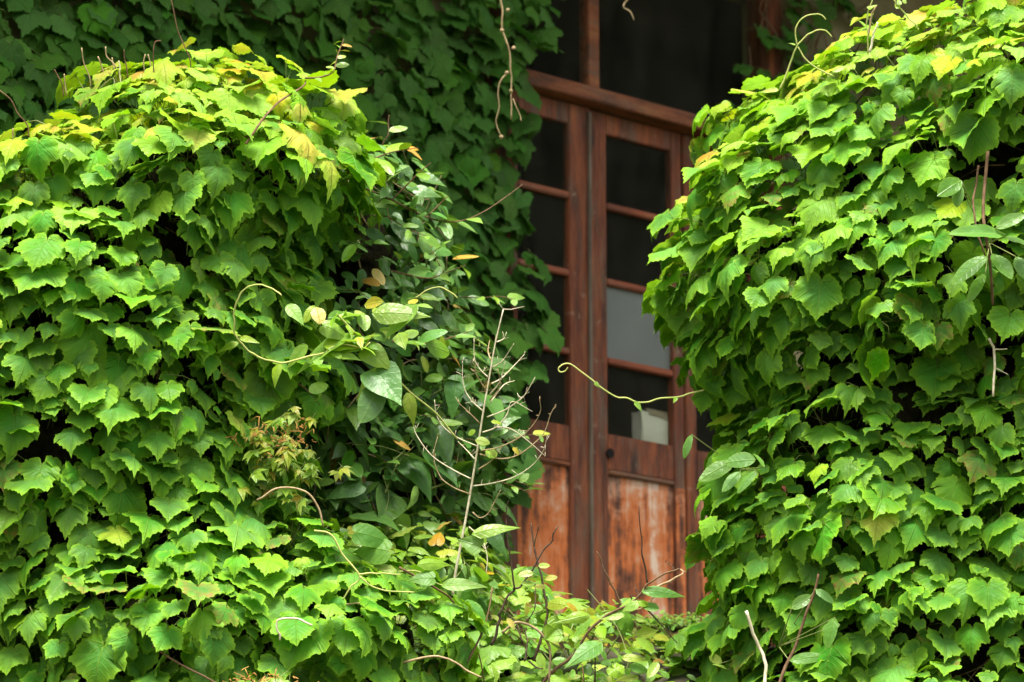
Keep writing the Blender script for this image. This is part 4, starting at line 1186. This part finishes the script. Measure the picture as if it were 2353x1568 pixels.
link_mesh('foliage', leaves_mesh('foliage', LANCE_T + OVAL_T, *A[:4], A[4], r.uniform(0, .95, len(acc)), wid=r.uniform(1.0, 1.5, len(acc))), M['fresh'], lv)
stick('twining_vine', 'pale yellow forked vine over the low leaves under the bare sapling', 'vine',
      [(path([(300, 870), (380, 890), (430, 980), (510, 1080), (470, 1130), (430, 1190)], d=10.75, f=z6), .0032, .0025), (path([(510, 1080), (570, 1130), (650, 1150), (760, 1155)], d=10.75, f=z6), .0026, .002), (path([(505, 1075), (600, 1068), (700, 1075)], d=10.75, f=z6), .0028, .002)], 'vine_green')
# bright single leaves at the foot of the sapling
fs = empty('leafy_vine', at(950, 1320, 11.0))
tag(fs, 'vine with upright lime leaves at the foot of the bare sapling', 'vine')
t2 = Tubes(); t2.add(path([(690, 1060), (780, 1060), (880, 1120), (960, 1110)], d=11.05, f=z6), .003, .002, 5, smooth=5); t2.build('stem', M['vine_green'], fs)
for (x0, y0, x1, y1, t, w_, T_) in ((680, 1060, 690, 955, .85, 1.0, LANCE_T), (775, 1030, 910, 930, .76, .75, LANCE_T), (885, 1125, 1060, 1070, .74, .8, LANCE_T), (1025, 890, 1180, 790, .72, .75, LANCE_T), (1065, 945, 1000, 900, .45, 1.3, HEART_T), (490, 880, 650, 840, .4, 1.0, HEART_T),
                                     (640, 960, 500, 900, .5, 1.2, HEART_T), (850, 1090, 790, 1030, .45, 1.2, HEART_T), (340, 960, 190, 920, .45, .9, HEART_T), (340, 970, 470, 890, .4, 1.0, HEART_T), (880, 1250, 950, 1180, .4, 1.3, HEART_T)):
    one_leaf('leaf', at(*z6(x0, y0), 11.0), at(*z6(x1, y1), 10.95), fs, M['fresh'], T_, t, wid=w_)

# oval-leaved vines growing through the right bank
for lab, lst, f in (('grey-green oval-leaved vine among the ivy at the right edge under the woody stem',
                     [(1480, 1080, 1200, 1130, .34, .8), (1400, 1180, 1235, 1290, .3, 1.2), (1420, 1170, 1500, 1300, .28, 1.4), (1440, 1050, 1560, 960, .3, 1.2), (1390, 1260, 1310, 1380, .3, 1.0), (1280, 830, 1160, 930, .22, 1.3), (1270, 850, 1260, 940, .24, 1.5), (1480, 1090, 1600, 1040, .4, 1.0), (1530, 1180, 1590, 1290, .28, 1.3)], zU),
                    ('oval-leaved vine sprig poking out of the right ivy beside the door',
                     [(335, 545, 205, 530, .32, 1.5), (230, 555, 80, 650, .36, 1.1), (265, 600, 185, 690, .42, 1.1), (340, 595, 245, 675, .4, 1.0), (375, 580, 395, 515, .42, 1.0), (40, 430, 0, 525, .42, 1.0)], zR),
                    ('oval-leaved sprigs low in the right ivy along the brown woody stem',
                     [(640, 1330, 700, 1290, .34, 1.5), (700, 1270, 660, 1410, .36, 1.1), (500, 1230, 575, 1150, .34, 1.3), (490, 1470, 640, 1410, .36, .9), (610, 1140, 690, 1200, .3, 1.1), (180, 1480, 105, 1420, .82, 1.0), (210, 1490, 305, 1450, .82, .9), (205, 1510, 200, 1450, .78, .8)], zR)):
    c0 = f(lst[0][0], lst[0][1])
    root = empty('oval_leaf_vine', at(*c0, near(*c0, .1)))
    tag(root, lab, 'vine')
    t2 = Tubes()
    cx_ = np.mean([l[0] for l in lst]); cy_ = np.mean([l[1] for l in lst])
    for (x0, y0, x1, y1, t, w_) in lst:
        a = f(x0, y0); b2 = f(x1, y1); m_ = f((x0 + cx_) / 2, (y0 + cy_) / 2 + 20)
        dz = near(*a, .13)
        one_leaf('leaf', at(*a, dz), at(*b2, dz - .03), root, M['fresh'], OVAL_T, t, wid=w_ * .85)
        t2.add([at(*a, dz), at(*m_, dz + .05), at(*f(cx_, cy_ + 40), dz + .1)], .0018, .002, 4, smooth=3)
    t2.each('stalk', M['petiole'], root)

# young palmate creeper with rusty dry tendrils
for lab, (cx, cy, sx_, sy_), nl in (('yellow-green young creeper with rusty dry tips in the gap right of the mound', (640, 1045, 80, 85), 85),
                                    ('rusty dry creeper tips at the bottom edge of the ivy', (610, 1562, 50, 10), 8)):
    d0 = 11.08 if nl > 20 else near(cx, cy, .16)
    root = empty('young_creeper', at(cx, cy + sy_, d0))
    tag(root, lab, 'creeper')
    acc = []; t2 = Tubes(); t3 = Tubes()
    r = np.random.default_rng(int(cx))
    for _ in range(nl):
        x, y = cx + r.normal(0, sx_ * .55), cy + r.normal(0, sy_ * .6)
        q = at(x, y, d0 + r.uniform(-.06, .08))
        base_t = r.uniform(.68, .98)
        L = r.uniform(.03, .062)
        up = np.array([r.normal(0, .35), -.6, .7])
        dn = unit(np.array([r.normal(0, .6), -.3, -.6]))
        sd = unit(np.cross(up, dn))
        for a in (-70, -35, 0, 35, 70):
            acc.append((q, up + r.normal(0, .15, 3), dn * math.cos(R(a)) + sd * math.sin(R(a)), L * (1 - abs(a) / 160), np.clip(base_t + r.normal(0, .05), 0, 1)))
        t2.add([q, q + np.array([r.normal(0, .02), .05, .03])], .001, .001, 3)
    for _ in range(60 if nl > 20 else 30):
        x, y = (cx + r.choice([-70, -10, 50]) + r.normal(0, 18), cy - sy_ * r.uniform(.2, .9) + r.normal(0, 10)) if nl > 20 else (cx + r.normal(0, sx_), cy + r.normal(0, sy_))
        q = at(x, y, d0 - r.uniform(.0, .08))
        v1 = q + r.normal(0, .012, 3); v2 = v1 + r.normal(0, .012, 3)
        t3.add([q, v1, v2], .002, .0012, 4, smooth=2)
    A = [np.array([a[i] for a in acc]) for i in range(5)]
    link_mesh('foliage', leaves_mesh('foliage', LANCE_T, *A[:4], A[4], r.uniform(0, .9, len(acc))), M['fresh'], root)
    t2.each('stalk', M['petiole'], root)
    t3.build('dry_tendril', M['rust'], root)['kind'] = 'stuff'
